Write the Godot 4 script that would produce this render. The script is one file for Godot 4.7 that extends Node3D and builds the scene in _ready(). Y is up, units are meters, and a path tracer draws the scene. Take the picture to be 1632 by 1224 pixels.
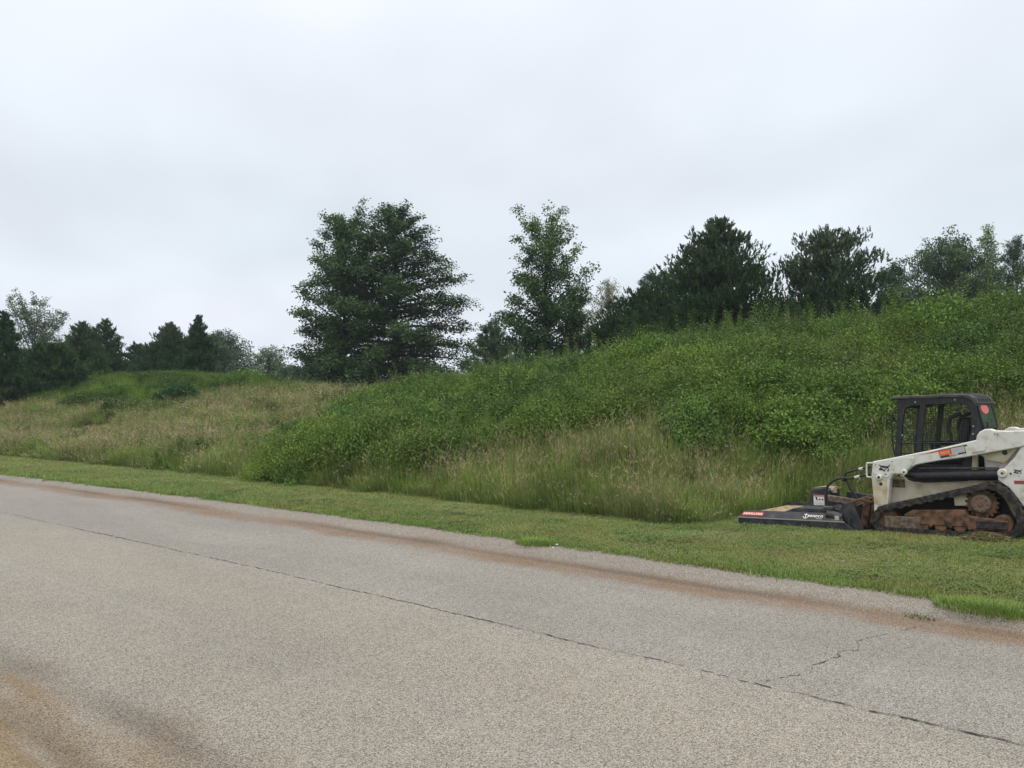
extends Node3D
# A mowed roadside verge on an overcast day: road with rolled kerb, lawn strip, overgrown bank, trees, and a tracked loader with a brush mower.
# x runs along the road (to the right), v = -z runs away from the road's near side, y is up.

var rng := RandomNumberGenerator.new()
var nz := FastNoiseLite.new()
var used := {}


# ------------------------------------------------------------------ small helpers
func rnd(a: float, b: float) -> float:
	return rng.randf_range(a, b)

func ss(a: float, b: float, x: float) -> float:
	var t: float = clampf((x - a) / (b - a), 0.0, 1.0)
	return t * t * (3.0 - 2.0 * t)

func n2(x: float, y: float, f: float) -> float:
	return nz.get_noise_2d(x * f, y * f)

func lin(r: float, g: float, b: float) -> Color:
	return Color(r, g, b).linear_to_srgb()

func mat(r: float, g: float, b: float, rough := 0.7, metal := 0.0) -> StandardMaterial3D:
	var m := StandardMaterial3D.new()
	m.albedo_color = lin(r, g, b)
	m.roughness = rough
	m.metallic = metal
	m.cull_mode = BaseMaterial3D.CULL_DISABLED
	return m

func leaf_mat(rough := 0.6, through := 0.5) -> StandardMaterial3D:
	var m := mat(1, 1, 1, rough)
	m.vertex_color_use_as_albedo = true
	m.metallic_specular = 0.3
	if through > 0.0:
		m.backlight_enabled = true
		m.backlight = lin(through, through, through)
	return m

func noise_tex(freq: float, cols: Array, offs: Array, size := 256, kind := FastNoiseLite.TYPE_SIMPLEX_SMOOTH, oct := 5, sd := 3) -> NoiseTexture2D:
	var f := FastNoiseLite.new()
	f.noise_type = kind
	f.frequency = freq
	f.fractal_octaves = oct
	f.seed = sd
	var g := Gradient.new()
	g.colors = PackedColorArray(cols)
	g.offsets = PackedFloat32Array(offs)
	var t := NoiseTexture2D.new()
	t.width = size
	t.height = size
	t.seamless = true
	t.noise = f
	t.color_ramp = g
	return t

func tex_mat(t: Texture2D, scale: float, rough: float, metal := 0.0, offset := Vector3.ZERO, world := false) -> StandardMaterial3D:
	var m := mat(1, 1, 1, rough, metal)
	m.albedo_texture = t
	m.uv1_triplanar = true
	m.uv1_world_triplanar = world
	m.uv1_scale = Vector3(scale, scale, scale)
	m.uv1_offset = offset
	return m

func numbered(called: String) -> String:
	if not used.has(called):
		used[called] = 0
		return called
	used[called] += 1
	return "%s_%03d" % [called, used[called]]

func tag(o: Node, label: String, category: String, group := "", kind := "") -> Node:
	if label: o.set_meta("label", label)
	if category: o.set_meta("category", category)
	if group: o.set_meta("group", group)
	if kind: o.set_meta("kind", kind)
	return o

func thing(called: String, label: String, category: String, at: Vector3, group := "") -> Node3D:
	var o := Node3D.new()
	o.name = numbered(called)
	add_child(o)
	o.position = at
	tag(o, label, category, group)
	return o

func put(called: String, mesh: Mesh, m: Material, parent: Node = self) -> MeshInstance3D:
	var o := MeshInstance3D.new()
	o.name = numbered(called) if parent == self else called
	o.mesh = mesh
	o.material_override = null
	for i in mesh.get_surface_count():
		if mesh is ArrayMesh:
			mesh.surface_set_material(i, m)
	if not mesh is ArrayMesh:
		o.material_override = m
	parent.add_child(o, true)
	return o

func arr_mesh(v: PackedVector3Array, c: PackedColorArray, n := PackedVector3Array(), idx := PackedInt32Array()) -> ArrayMesh:
	var a := []
	a.resize(Mesh.ARRAY_MAX)
	a[Mesh.ARRAY_VERTEX] = v
	if c.size(): a[Mesh.ARRAY_COLOR] = c
	if n.size(): a[Mesh.ARRAY_NORMAL] = n
	if idx.size(): a[Mesh.ARRAY_INDEX] = idx
	var m := ArrayMesh.new()
	m.add_surface_from_arrays(Mesh.PRIMITIVE_TRIANGLES, a)
	return m

func scatter(called: String, mesh: Mesh, m: Material, xf: Array, cols: Array, parent: Node = self) -> MultiMeshInstance3D:
	var mm := MultiMesh.new()
	mm.transform_format = MultiMesh.TRANSFORM_3D
	mm.use_colors = true
	mesh.surface_set_material(0, m)
	mm.mesh = mesh
	mm.instance_count = xf.size()
	for i in xf.size():
		mm.set_instance_transform(i, xf[i])
		mm.set_instance_color(i, cols[i])
	var o := MultiMeshInstance3D.new()
	o.name = numbered(called) if parent == self else called
	o.multimesh = mm
	parent.add_child(o, true)
	return o


# Collects hard-surface shapes into one mesh.
class Geo:
	var v := PackedVector3Array()
	var n := PackedVector3Array()
	var c := PackedColorArray()
	var col := Color.WHITE

	func tri(a: Vector3, b: Vector3, d: Vector3) -> void:
		var m := (d - a).cross(b - a).normalized()
		trin(a, b, d, m, m, m)

	func trin(a: Vector3, b: Vector3, d: Vector3, na: Vector3, nb: Vector3, nd: Vector3) -> void:
		var m := (d - a).cross(b - a)
		if m.dot(na + nb + nd) < 0.0:
			v.append_array([a, d, b])
			n.append_array([na, nd, nb])
		else:
			v.append_array([a, b, d])
			n.append_array([na, nb, nd])
		c.append_array([col, col, col])

	func quad(a: Vector3, b: Vector3, d: Vector3, e: Vector3) -> void:
		tri(a, b, d)
		tri(a, d, e)

	func quadn(a: Vector3, b: Vector3, d: Vector3, e: Vector3, na: Vector3, nb: Vector3, nd: Vector3, ne: Vector3) -> void:
		trin(a, b, d, na, nb, nd)
		trin(a, d, e, na, nd, ne)

	# outward-facing triangle: turned so that its normal points along out
	func tri_out(a: Vector3, b: Vector3, d: Vector3, out: Vector3) -> void:
		if (d - a).cross(b - a).dot(out) < 0.0: tri(a, d, b)
		else: tri(a, b, d)

	func quad_out(a: Vector3, b: Vector3, d: Vector3, e: Vector3, out: Vector3) -> void:
		tri_out(a, b, d, out)
		tri_out(a, d, e, out)

	func inset(p: PackedVector2Array, by: float) -> PackedVector2Array:
		var r := PackedVector2Array()
		var k := p.size()
		for i in k:
			var d0 := (p[i] - p[(i + k - 1) % k]).normalized()
			var d1 := (p[(i + 1) % k] - p[i]).normalized()
			var m := (Vector2(-d0.y, d0.x) + Vector2(-d1.y, d1.x))
			var l := m.length()
			if l < 0.3: m = Vector2(-d1.y, d1.x)
			else: m = m / l * minf(2.0 / l, 1.8)
			r.append(p[i] + m * by)
		return r

	# polygon in x,y carried from z0 to z1 (z1 > z0), with bevelled rims
	func extr(pts: Array, z0: float, z1: float, bev := 0.008, xf := Transform3D()) -> void:
		var p := PackedVector2Array(pts)
		var area := 0.0
		for i in p.size():
			area += p[i].cross(p[(i + 1) % p.size()])
		if area < 0.0: p.reverse()
		var q := inset(p, bev) if bev > 0.0 else p
		var ids := Geometry2D.triangulate_polygon(q)
		for i in range(0, ids.size(), 3):
			var a := q[ids[i]]; var b := q[ids[i + 1]]; var d := q[ids[i + 2]]
			tri_out(xf * Vector3(a.x, a.y, z1), xf * Vector3(b.x, b.y, z1), xf * Vector3(d.x, d.y, z1), xf.basis.z)
			tri_out(xf * Vector3(a.x, a.y, z0), xf * Vector3(b.x, b.y, z0), xf * Vector3(d.x, d.y, z0), -xf.basis.z)
		var k := p.size()
		for i in k:
			var a := p[i]; var b := p[(i + 1) % k]; var e := q[i]; var f := q[(i + 1) % k]
			var o := Vector3((b - a).y, -(b - a).x, 0)
			quad_out(xf * Vector3(a.x, a.y, z1 - bev), xf * Vector3(b.x, b.y, z1 - bev), xf * Vector3(b.x, b.y, z0 + bev), xf * Vector3(a.x, a.y, z0 + bev), xf.basis * o)
			if bev > 0.0:
				quad_out(xf * Vector3(a.x, a.y, z1 - bev), xf * Vector3(b.x, b.y, z1 - bev), xf * Vector3(f.x, f.y, z1), xf * Vector3(e.x, e.y, z1), xf.basis * (o.normalized() + Vector3(0, 0, 1)))
				quad_out(xf * Vector3(a.x, a.y, z0 + bev), xf * Vector3(b.x, b.y, z0 + bev), xf * Vector3(f.x, f.y, z0), xf * Vector3(e.x, e.y, z0), xf.basis * (o.normalized() - Vector3(0, 0, 1)))

	func box(lo: Vector3, hi: Vector3, bev := 0.006, xf := Transform3D()) -> void:
		extr([Vector2(lo.x, lo.y), Vector2(hi.x, lo.y), Vector2(hi.x, hi.y), Vector2(lo.x, hi.y)], lo.z, hi.z, bev, xf)

	func tube(path: Array, r0: float, r1 := -1.0, seg := 8, caps := true) -> void:
		if r1 < 0.0: r1 = r0
		var k := path.size()
		var rings := []
		var side := Vector3.ZERO
		for i in k:
			var d: Vector3 = (path[mini(i + 1, k - 1)] - path[maxi(i - 1, 0)]).normalized()
			if side == Vector3.ZERO:
				side = d.cross(Vector3(0.31, 0.17, 0.93)).normalized()
				if absf(d.dot(Vector3(0.31, 0.17, 0.93).normalized())) > 0.95: side = d.cross(Vector3.UP).normalized()
			side = (side - d * side.dot(d)).normalized()
			var w := d.cross(side)
			var r := lerpf(r0, r1, float(i) / maxf(1.0, k - 1))
			var ring := []
			for s in seg:
				var o := side * cos(TAU * s / seg) + w * sin(TAU * s / seg)
				ring.append([path[i] + o * r, o])
			rings.append(ring)
		for i in k - 1:
			for s in seg:
				var a = rings[i][s]; var b = rings[i][(s + 1) % seg]; var d = rings[i + 1][(s + 1) % seg]; var e = rings[i + 1][s]
				quadn(a[0], b[0], d[0], e[0], a[1], b[1], d[1], e[1])
		if caps:
			for s in seg:
				tri_out(path[0], rings[0][s][0], rings[0][(s + 1) % seg][0], path[0] - path[1])
				tri_out(path[k - 1], rings[k - 1][s][0], rings[k - 1][(s + 1) % seg][0], path[k - 1] - path[k - 2])

	# disc along z, from z0 to z1, with a chamfered rim
	func disc(x: float, y: float, r: float, z0: float, z1: float, seg := 24, bev := 0.01, teeth := 0, tooth := 0.0) -> void:
		var pts := []
		for i in seg:
			var rr := r + (tooth if teeth > 0 and (i * teeth * 2 / seg) % 2 == 0 else 0.0)
			pts.append(Vector2(x + rr * cos(TAU * i / seg), y + rr * sin(TAU * i / seg)))
		extr(pts, z0, z1, bev)

	# frame between two outlines, both seen from the inner one's middle
	func ring(outer: Array, inner: Array, mid: Vector2, z0: float, z1: float, k := 96) -> void:
		for i in k:
			var a0 := TAU * i / k
			var a1 := TAU * (i + 1) / k
			var o0 := hit(outer, mid, a0); var o1 := hit(outer, mid, a1); var i0 := hit(inner, mid, a0); var i1 := hit(inner, mid, a1)
			for z in [z0, z1]:
				quad_out(Vector3(o0.x, o0.y, z), Vector3(o1.x, o1.y, z), Vector3(i1.x, i1.y, z), Vector3(i0.x, i0.y, z), Vector3(0, 0, 1 if z == z1 else -1))
			quad_out(Vector3(o0.x, o0.y, z0), Vector3(o1.x, o1.y, z0), Vector3(o1.x, o1.y, z1), Vector3(o0.x, o0.y, z1), Vector3(o0.x - mid.x, o0.y - mid.y, 0))
			quad_out(Vector3(i0.x, i0.y, z0), Vector3(i1.x, i1.y, z0), Vector3(i1.x, i1.y, z1), Vector3(i0.x, i0.y, z1), Vector3(mid.x - i0.x, mid.y - i0.y, 0))

	func hit(poly: Array, mid: Vector2, ang: float) -> Vector2:
		var d := Vector2(cos(ang), sin(ang)) * 9.0
		for i in poly.size():
			var h = Geometry2D.segment_intersects_segment(mid, mid + d, poly[i], poly[(i + 1) % poly.size()])
			if h != null: return h
		return mid

	func mesh() -> ArrayMesh:
		var a := []
		a.resize(Mesh.ARRAY_MAX)
		a[Mesh.ARRAY_VERTEX] = v
		a[Mesh.ARRAY_NORMAL] = n
		a[Mesh.ARRAY_COLOR] = c
		var m := ArrayMesh.new()
		m.add_surface_from_arrays(Mesh.PRIMITIVE_TRIANGLES, a)
		return m


# ------------------------------------------------------------------ the lie of the land
func bend(x: float) -> float:            # the road curves gently towards us on the left
	if x > -40.0: return -0.0019 * pow(maxf(0.0, -6.0 - x), 2.0)
	return -2.196 + 0.129 * (x + 40.0)

func ground(x: float, v: float) -> float:
	var w := v - bend(x)
	if w < 1.35: return 0.07
	if w < 8.86: return -0.06
	var u := v - 0.4 * bend(x)
	var y := 0.085 + 0.015 * ss(8.9, 9.6, w)
	y += clampf(0.042 * (x + 3.6), -0.13, 0.13) * ss(9.4, 12.3, u) * (1.0 - ss(15.5, 22.0, u))
	var s := 12.3 + 3.0 * ss(-10.0, -7.0, x)
	var big := 1.95 + 0.106 * clampf(x + 25.0, 0.0, 30.0) + 1.25 * exp(-pow((x + 52.0) / 11.0, 2.0) - pow((u - 26.0) / 9.0, 2.0)) - 0.75 * ss(-57.0, -70.0, x)
	var t := clampf((u - s) / 14.0, 0.0, 1.0)
	var pr := 0.5 * t * t * (3.0 - 2.0 * t) + 0.5 * (1.0 - (1.0 - t) * (1.0 - t))
	y += big * pr - 0.015 * clampf(u - 45.0, 0.0, 120.0)
	y += n2(x, v, 0.12) * 0.35 * pr + n2(x + 40.0, v, 0.5) * 0.03 * ss(9.0, 9.5, w)
	return y

func at(x: float, v: float, up := 0.0) -> Vector3:
	return Vector3(x, ground(x, v) + up, -v)

func seen(x: float, v: float, margin := 0.1) -> bool:
	var f := -0.669 * x + 0.743 * v
	var r := 0.743 * x + 0.669 * v
	return f > 1.0 and absf(r / f) < 0.6 + margin


# how much of the thicket covers a spot (1 inside, 0 outside)
func thicket(x: float, v: float) -> float:
	var u := v - 0.4 * bend(x) + n2(x, v, 0.25) * 1.3
	var left := -20.4 - (u - 12.0) * 0.42
	var low := 12.55 + 4.0 * ss(-17.5, -9.5, x) + 2.6 * ss(-9.5, -3.0, x)
	return ss(left - 0.5, left + 0.8, x + n2(x, v, 0.4)) * ss(low - 0.3, low + 0.5, u) * (1.0 - ss(29.0, 32.0, u))


# ------------------------------------------------------------------ leaves, blades, trees
func blade(v: PackedVector3Array, c: PackedColorArray, base: Vector3, yaw: float, h: float, wd: float, lean: float, c0: Color, c1: Color, segs := 3) -> void:
	var out := Vector3(cos(yaw), 0, sin(yaw))
	var side := Vector3(-sin(yaw), 0, cos(yaw)) * wd * 0.5
	var p0 := base
	var s0 := side
	var k0 := c0
	for i in segs:
		var t := float(i + 1) / segs
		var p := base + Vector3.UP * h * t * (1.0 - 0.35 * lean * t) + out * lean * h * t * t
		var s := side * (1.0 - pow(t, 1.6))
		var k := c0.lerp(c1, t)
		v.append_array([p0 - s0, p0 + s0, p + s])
		c.append_array([k0, k0, k])
		if i < segs - 1:
			v.append_array([p0 - s0, p + s, p - s])
			c.append_array([k0, k, k])
		p0 = p
		s0 = s
		k0 = k

func leaf(v: PackedVector3Array, c: PackedColorArray, p: Vector3, dir: Vector3, up: Vector3, l: float, wd: float, k: Color) -> void:
	var s := dir.cross(up).normalized() * wd * 0.5
	var m := p + dir * l * 0.45 + up * l * 0.06
	var e := p + dir * l - up * l * 0.08
	v.append_array([p, m + s, e, p, e, m - s])
	c.append_array([k, k, k, k, k, k])

func dir3() -> Vector3:
	var z := rnd(-1, 1)
	var a := rnd(0, TAU)
	var r := sqrt(1.0 - z * z)
	return Vector3(r * cos(a), z, r * sin(a))

# one spray of foliage, about 1 unit across, growing along +y. kinds: broad, feather (cedar), needles (pine)
func spray(kind: String, count: int) -> Array:
	var v := PackedVector3Array()
	var c := PackedColorArray()
	for i in count:
		var k := Color.WHITE * rnd(0.72, 1.28)
		k.a = 1.0
		if kind == "broad":
			var p := dir3() * pow(rng.randf(), 0.5) * Vector3(0.5, 0.34, 0.5).length() * 0.75
			p.y *= 0.6
			p.y += 0.25
			var d := (Vector3(p.x, 0.0, p.z).normalized() * 0.6 + dir3() * 0.8 + Vector3(0, -0.25, 0)).normalized()
			var up := (Vector3.UP + dir3() * 0.75).normalized()
			leaf(v, c, p, d, up, rnd(0.22, 0.36), rnd(0.15, 0.22), k)
		elif kind == "feather":
			var t := rng.randf()
			var p := Vector3(rnd(-0.07, 0.07), t * 0.8, rnd(-0.07, 0.07))
			var a := rnd(0, TAU)
			var d := (Vector3(cos(a), 0, sin(a)) * rnd(0.25, 0.75) * (1.15 - t * 0.75) + Vector3(0, 0.75, 0)).normalized()
			var s := d.cross(dir3()).normalized() * rnd(0.07, 0.12)
			var l := rnd(0.30, 0.58) * (1.1 - t * 0.4)
			v.append_array([p - s, p + s, p + d * l])
			c.append_array([k * 0.9, k * 0.9, k * 1.1])
		else:
			var a := rnd(0, TAU)
			var t := rng.randf()
			var p := Vector3(0, t * 0.6, 0)
			var d := (Vector3(cos(a), 0, sin(a)) * rnd(0.5, 1.0) + Vector3(0, rnd(0.2, 0.8), 0)).normalized()
			var s := d.cross(dir3()).normalized() * rnd(0.025, 0.045)
			v.append_array([p - s, p + s, p + d * rnd(0.35, 0.55)])
			c.append_array([k * 0.9, k * 0.9, k * 1.1])
	return [v, c]

func tinted(s: Array, k: Color) -> Array:
	var c: PackedColorArray = s[1].duplicate()
	for i in c.size():
		c[i] = Color(c[i].r * k.r, c[i].g * k.g, c[i].b * k.b)
	return [s[0], c]

var sprays := {}
var leaf_m: StandardMaterial3D
var bark_m: StandardMaterial3D

func prof_at(prof: Array, h: float) -> float:
	for i in prof.size() - 1:
		if h <= prof[i + 1][0]:
			return lerpf(prof[i][1], prof[i + 1][1], clampf((h - prof[i][0]) / maxf(0.001, prof[i + 1][0] - prof[i][0]), 0.0, 1.0))
	return prof[-1][1]

# A tree: trunk with limbs (one part) and crown (one part). o holds its measures.
func tree(called: String, label: String, group: String, x: float, v: float, h: float, r: float, o: Dictionary, category := "tree") -> Node3D:
	var t := thing(called, label, category, at(x, v, -0.05), group)
	var kind: String = o.get("kind", "broad")
	var prof: Array = o.prof
	var limbs: int = o.get("limbs", 30)
	var per: int = int(o.get("sprays", 1200) / limbs)
	var size: float = o.get("size", 0.8)
	var col: Color = o.get("col", Color(0.04, 0.07, 0.025))
	var elev0: float = o.get("elev0", 0.0)
	var elev1: float = o.get("elev1", 0.9)
	var clear: float = o.get("clear", 0.08)
	var droop: float = o.get("droop", 0.0)
	var spread: float = o.get("spread", 0.16)
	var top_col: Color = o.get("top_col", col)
	var tall: float = o.get("tall", 1.0)
	var gap: float = o.get("gap", 0.0)
	var lean := Vector3(o.get("lean", 0.0), 0, 0)
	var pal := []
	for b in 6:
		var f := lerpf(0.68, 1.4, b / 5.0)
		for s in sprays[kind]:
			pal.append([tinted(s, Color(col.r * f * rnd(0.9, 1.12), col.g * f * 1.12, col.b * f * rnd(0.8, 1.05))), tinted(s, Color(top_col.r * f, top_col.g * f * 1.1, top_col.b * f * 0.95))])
	var g := Geo.new()
	var tr: float = o.get("trunk", h * 0.016)
	var tp := []
	for i in 8:
		var f := i / 7.0
		tp.append(Vector3(rnd(-1, 1) * 0.012 * h * f, h * 0.97 * f, rnd(-1, 1) * 0.012 * h * f) + lean * h * f * f)
	g.tube(tp, tr, tr * 0.12, 8)
	var cv := PackedVector3Array()
	var cc := PackedColorArray()
	var az := rnd(0, TAU)
	for i in limbs:
		var hf := lerpf(clear, 0.985, pow((i + rnd(0.1, 0.9)) / limbs, o.get("pack", 1.0)))
		az += 2.4 + rnd(-0.5, 0.5)
		var fi := hf * 7.0
		var lo := int(fi)
		var p0: Vector3 = tp[lo].lerp(tp[mini(lo + 1, 7)], fi - lo)
		var elev := lerpf(elev0, elev1, hf) + rnd(-0.14, 0.14)
		var reach := maxf(0.07 * r, r * prof_at(prof, hf) * rnd(0.72, 1.1))
		var d := Vector3(cos(az), 0, sin(az))
		var rise := tan(elev) * reach
		var lp := []
		for k in 5:
			var f := k / 4.0
			lp.append(p0 + d * reach * f + Vector3.UP * (rise * f - droop * reach * f * f) + Vector3(rnd(-1, 1), rnd(-1, 1), rnd(-1, 1)) * 0.03 * reach * f)
		g.tube(lp, maxf(0.012, minf(tr * 0.55, reach * 0.022)), 0.006, 5, false)
		var number := int(per * clampf(reach / maxf(0.3, r * 0.62), 0.14, 1.8))
		var rad := spread * reach + 0.12 * size
		for k in number:
			var f := pow(rng.randf(), 0.62) * 1.02
			var fl := clampf(f, 0.0, 0.999) * 4.0
			var q: Vector3 = lp[int(fl)].lerp(lp[int(fl) + 1], fl - int(fl))
			q += dir3() * Vector3(1, 0.62, 1) * rad * pow(rng.randf(), 0.45)
			if gap > 0.0 and nz.get_noise_3d(q.x * 2.4 + x * 3.0, q.y * 2.4, q.z * 2.4) < gap - 0.55: continue
			var y: Vector3 = (d * rnd(0.0, 1.0) * float(o.get("out", 0.5)) + Vector3.UP + dir3() * 0.45).normalized()
			var z: Vector3 = y.cross(dir3()).normalized()
			var sc := size * rnd(0.65, 1.25) * lerpf(1.0, o.get("top_size", 0.6 if kind == "feather" else 0.85), hf)
			var b := Basis(y.cross(z), y * tall, z).scaled_local(Vector3(sc, sc, sc))
			var pick: Array = pal[rng.randi() % pal.size()]
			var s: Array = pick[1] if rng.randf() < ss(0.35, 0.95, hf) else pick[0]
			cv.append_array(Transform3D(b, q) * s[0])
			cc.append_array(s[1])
	put("trunk", g.mesh(), o.get("bark", bark_m), t)
	if cv.size():
		var cr := put("crown", arr_mesh(cv, cc), leaf_m, t)
		cr.set_meta("kind", "stuff")
	return t

func _ready() -> void:
	rng.seed = 7
	nz.seed = 11
	nz.noise_type = FastNoiseLite.TYPE_SIMPLEX_SMOOTH
	nz.frequency = 1.0
	nz.fractal_octaves = 3
	view_and_light()
	leaf_m = leaf_mat(0.65, 0.5)
	bark_m = tex_mat(noise_tex(0.03, [Color(0.16, 0.14, 0.12), Color(0.32, 0.29, 0.26)], [0.2, 0.8], 128), 1.0, 0.95)
	for kind in ["broad", "feather", "needles"]:
		sprays[kind] = []
		for i in 3: sprays[kind].append(spray(kind, {"broad": 12, "feather": 15, "needles": 18}[kind]))
	land()
	road()
	trees()
	thickets()
	lawn()
	meadow()
	machine_materials()
	mower()
	loader()
	small_things()


# ------------------------------------------------------------------ camera, sky, sun
func view_and_light() -> void:
	var cam := Camera3D.new()
	cam.name = "camera"
	add_child(cam)
	cam.position = Vector3(0, 1.95, 0)
	cam.look_at(cam.position + Vector3(-0.66894, 0.02408, -0.74293), Vector3.UP)
	cam.fov = 48.14
	cam.near = 0.1
	cam.far = 1500.0
	cam.current = true
	var env := Environment.new()
	env.background_mode = Environment.BG_SKY
	env.sky = Sky.new()
	var pm := PanoramaSkyMaterial.new()
	var im := Image.create(768, 384, false, Image.FORMAT_RGBF)
	var cn := FastNoiseLite.new()
	cn.seed = 5
	cn.frequency = 1.0
	cn.fractal_octaves = 4
	for j in 384:
		var el := (0.5 - (j + 0.5) / 384.0) * PI
		for i in 768:
			var a := (i + 0.5) / 768.0 * TAU
			var d := Vector3(cos(el) * cos(a), sin(el), cos(el) * sin(a))
			var q := d / maxf(0.12, d.y + 0.18)          # layers of stratus drawn out towards the horizon
			var big := cn.get_noise_3d(q.x * 0.45 + 3.0, q.z * 0.45, 1.0)
			var fine := cn.get_noise_3d(q.x * 1.3, q.z * 1.1 + q.x * 0.6, 7.0)
			var l := 1.0 + 0.16 * big + 0.09 * fine + 0.5 * ss(0.25, 1.0, d.y)
			var warm := clampf(0.5 + 1.2 * cn.get_noise_3d(q.x * 0.35, q.z * 0.35, 20.0), 0.0, 1.0)
			var k := Color(0.640, 0.710, 0.768).lerp(Color(0.695, 0.724, 0.800), warm)
			im.set_pixel(i, j, Color(k.r * l, k.g * l, k.b * l))
	pm.panorama = ImageTexture.create_from_image(im)
	env.sky.sky_material = pm
	env.background_energy_multiplier = 1.0
	env.tonemap_mode = Environment.TONE_MAPPER_LINEAR
	env.tonemap_exposure = 1.22
	env.fog_enabled = true
	env.fog_density = 0.0005
	env.fog_light_color = Color(0.86, 0.90, 0.94)
	env.sdfgi_enabled = true
	env.ssao_enabled = true
	env.ssil_enabled = true
	var we := WorldEnvironment.new()
	we.name = "surroundings"
	we.environment = env
	add_child(we)
	var sun := DirectionalLight3D.new()
	sun.name = "sun"
	sun.light_energy = 0.5
	sun.light_angular_distance = 30.0
	sun.light_color = Color(1.0, 0.94, 0.84)
	sun.shadow_enabled = true
	add_child(sun)
	sun.look_at_from_position(Vector3(12, 40, 12), Vector3.ZERO, Vector3.UP)


# ------------------------------------------------------------------ ground, road, kerb
func steps(list: Array) -> PackedFloat32Array:
	var r := PackedFloat32Array()
	for s in list:
		var p: float = s[0]
		while p < s[1] - 0.001:
			r.append(p)
			p += s[2]
	r.append(list[-1][1])
	return r

func sheet(xs: PackedFloat32Array, ws: PackedFloat32Array, curve: float, height: Callable, color: Callable) -> ArrayMesh:
	var v := PackedVector3Array()
	var c := PackedColorArray()
	var n := PackedVector3Array()
	var ids := PackedInt32Array()
	for i in xs.size():
		for j in ws.size():
			var x := xs[i]
			var vv := ws[j] + curve * bend(x)
			v.append(Vector3(x, height.call(x, vv, ws[j]), -vv))
			c.append(color.call(x, vv, ws[j]))
	var m := ws.size()
	for i in xs.size():
		for j in m:
			var a := v[maxi(i - 1, 0) * m + j]; var b := v[mini(i + 1, xs.size() - 1) * m + j]
			var d := v[i * m + maxi(j - 1, 0)]; var e := v[i * m + mini(j + 1, m - 1)]
			n.append((b - a).cross(e - d).normalized() * signf((b - a).cross(e - d).y))
			if i + 1 < xs.size() and j + 1 < m:
				var p := i * m + j
				ids.append_array([p, p + 1, p + m, p + 1, p + m + 1, p + m])
	return arr_mesh(v, c, n, ids)

func land() -> void:
	var soil := tex_mat(noise_tex(0.02, [Color(0.55, 0.55, 0.5), Color(1, 1, 1)], [0.15, 0.85], 512), 0.7, 0.95, 0.0, Vector3.ZERO, true)
	soil.vertex_color_use_as_albedo = true
	var xs := steps([[-420, -120, 20], [-120, -70, 2.0], [-70, -12, 0.5], [-12, 4, 0.3], [4, 24, 1.0], [24, 420, 22]])
	var ws := steps([[-400, -20, 20], [-20, 0, 2], [0, 1.3, 0.65], [1.3, 1.5, 0.2], [1.5, 8.7, 1.2], [8.7, 8.84, 0.14], [8.84, 8.88, 0.04], [8.88, 12, 0.3], [12, 34, 0.5], [34, 70, 2.0], [70, 460, 20]])
	var hf := func(x: float, v: float, w: float) -> float:
		if w < 1.4: return 0.07
		if w < 8.86: return -0.06
		return ground(x, v)
	var cf := func(x: float, v: float, w: float) -> Color:
		var k := Color(0.13, 0.155, 0.055).lerp(Color(0.17, 0.15, 0.075), clampf(0.35 + n2(x, v, 0.9), 0, 1))
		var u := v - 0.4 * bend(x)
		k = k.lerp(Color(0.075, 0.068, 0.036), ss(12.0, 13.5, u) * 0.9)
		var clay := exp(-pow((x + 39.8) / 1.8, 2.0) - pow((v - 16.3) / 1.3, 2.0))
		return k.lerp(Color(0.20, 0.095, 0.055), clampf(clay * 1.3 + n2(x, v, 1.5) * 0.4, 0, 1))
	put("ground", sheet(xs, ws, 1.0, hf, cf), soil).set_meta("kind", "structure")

func chip_texture(size: int, height_only: bool) -> ImageTexture:
	var f := FastNoiseLite.new()
	f.noise_type = FastNoiseLite.TYPE_CELLULAR
	f.frequency = 0.23
	f.seed = 21
	f.fractal_type = FastNoiseLite.FRACTAL_NONE
	f.cellular_return_type = FastNoiseLite.RETURN_CELL_VALUE
	var cell := f.get_seamless_image(size, size, false, false, 0.08, false).get_data()
	f.cellular_return_type = FastNoiseLite.RETURN_DISTANCE
	var dist := f.get_seamless_image(size, size, false, false, 0.08).get_data()
	var out := PackedByteArray()
	if height_only:
		for i in size * size: out.append(255 - dist[i])
		return ImageTexture.create_from_image(Image.create_from_data(size, size, false, Image.FORMAT_L8, out))
	out.resize(size * size * 3)
	for i in size * size:
		var a := cell[i] / 255.0
		var b := 1.0 - smoothstep(0.45, 1.0, dist[i] / 255.0) * 0.55
		var k := (0.54 + 0.66 * a) * b
		var tint := fmod(a * 7.3, 1.0)
		out[i * 3] = int(clampf(k * (0.97 + 0.06 * tint), 0, 1) * 255)
		out[i * 3 + 1] = int(clampf(k * 0.985, 0, 1) * 255)
		out[i * 3 + 2] = int(clampf(k * (1.0 - 0.07 * tint), 0, 1) * 255)
	return ImageTexture.create_from_image(Image.create_from_data(size, size, false, Image.FORMAT_RGB8, out))

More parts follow.
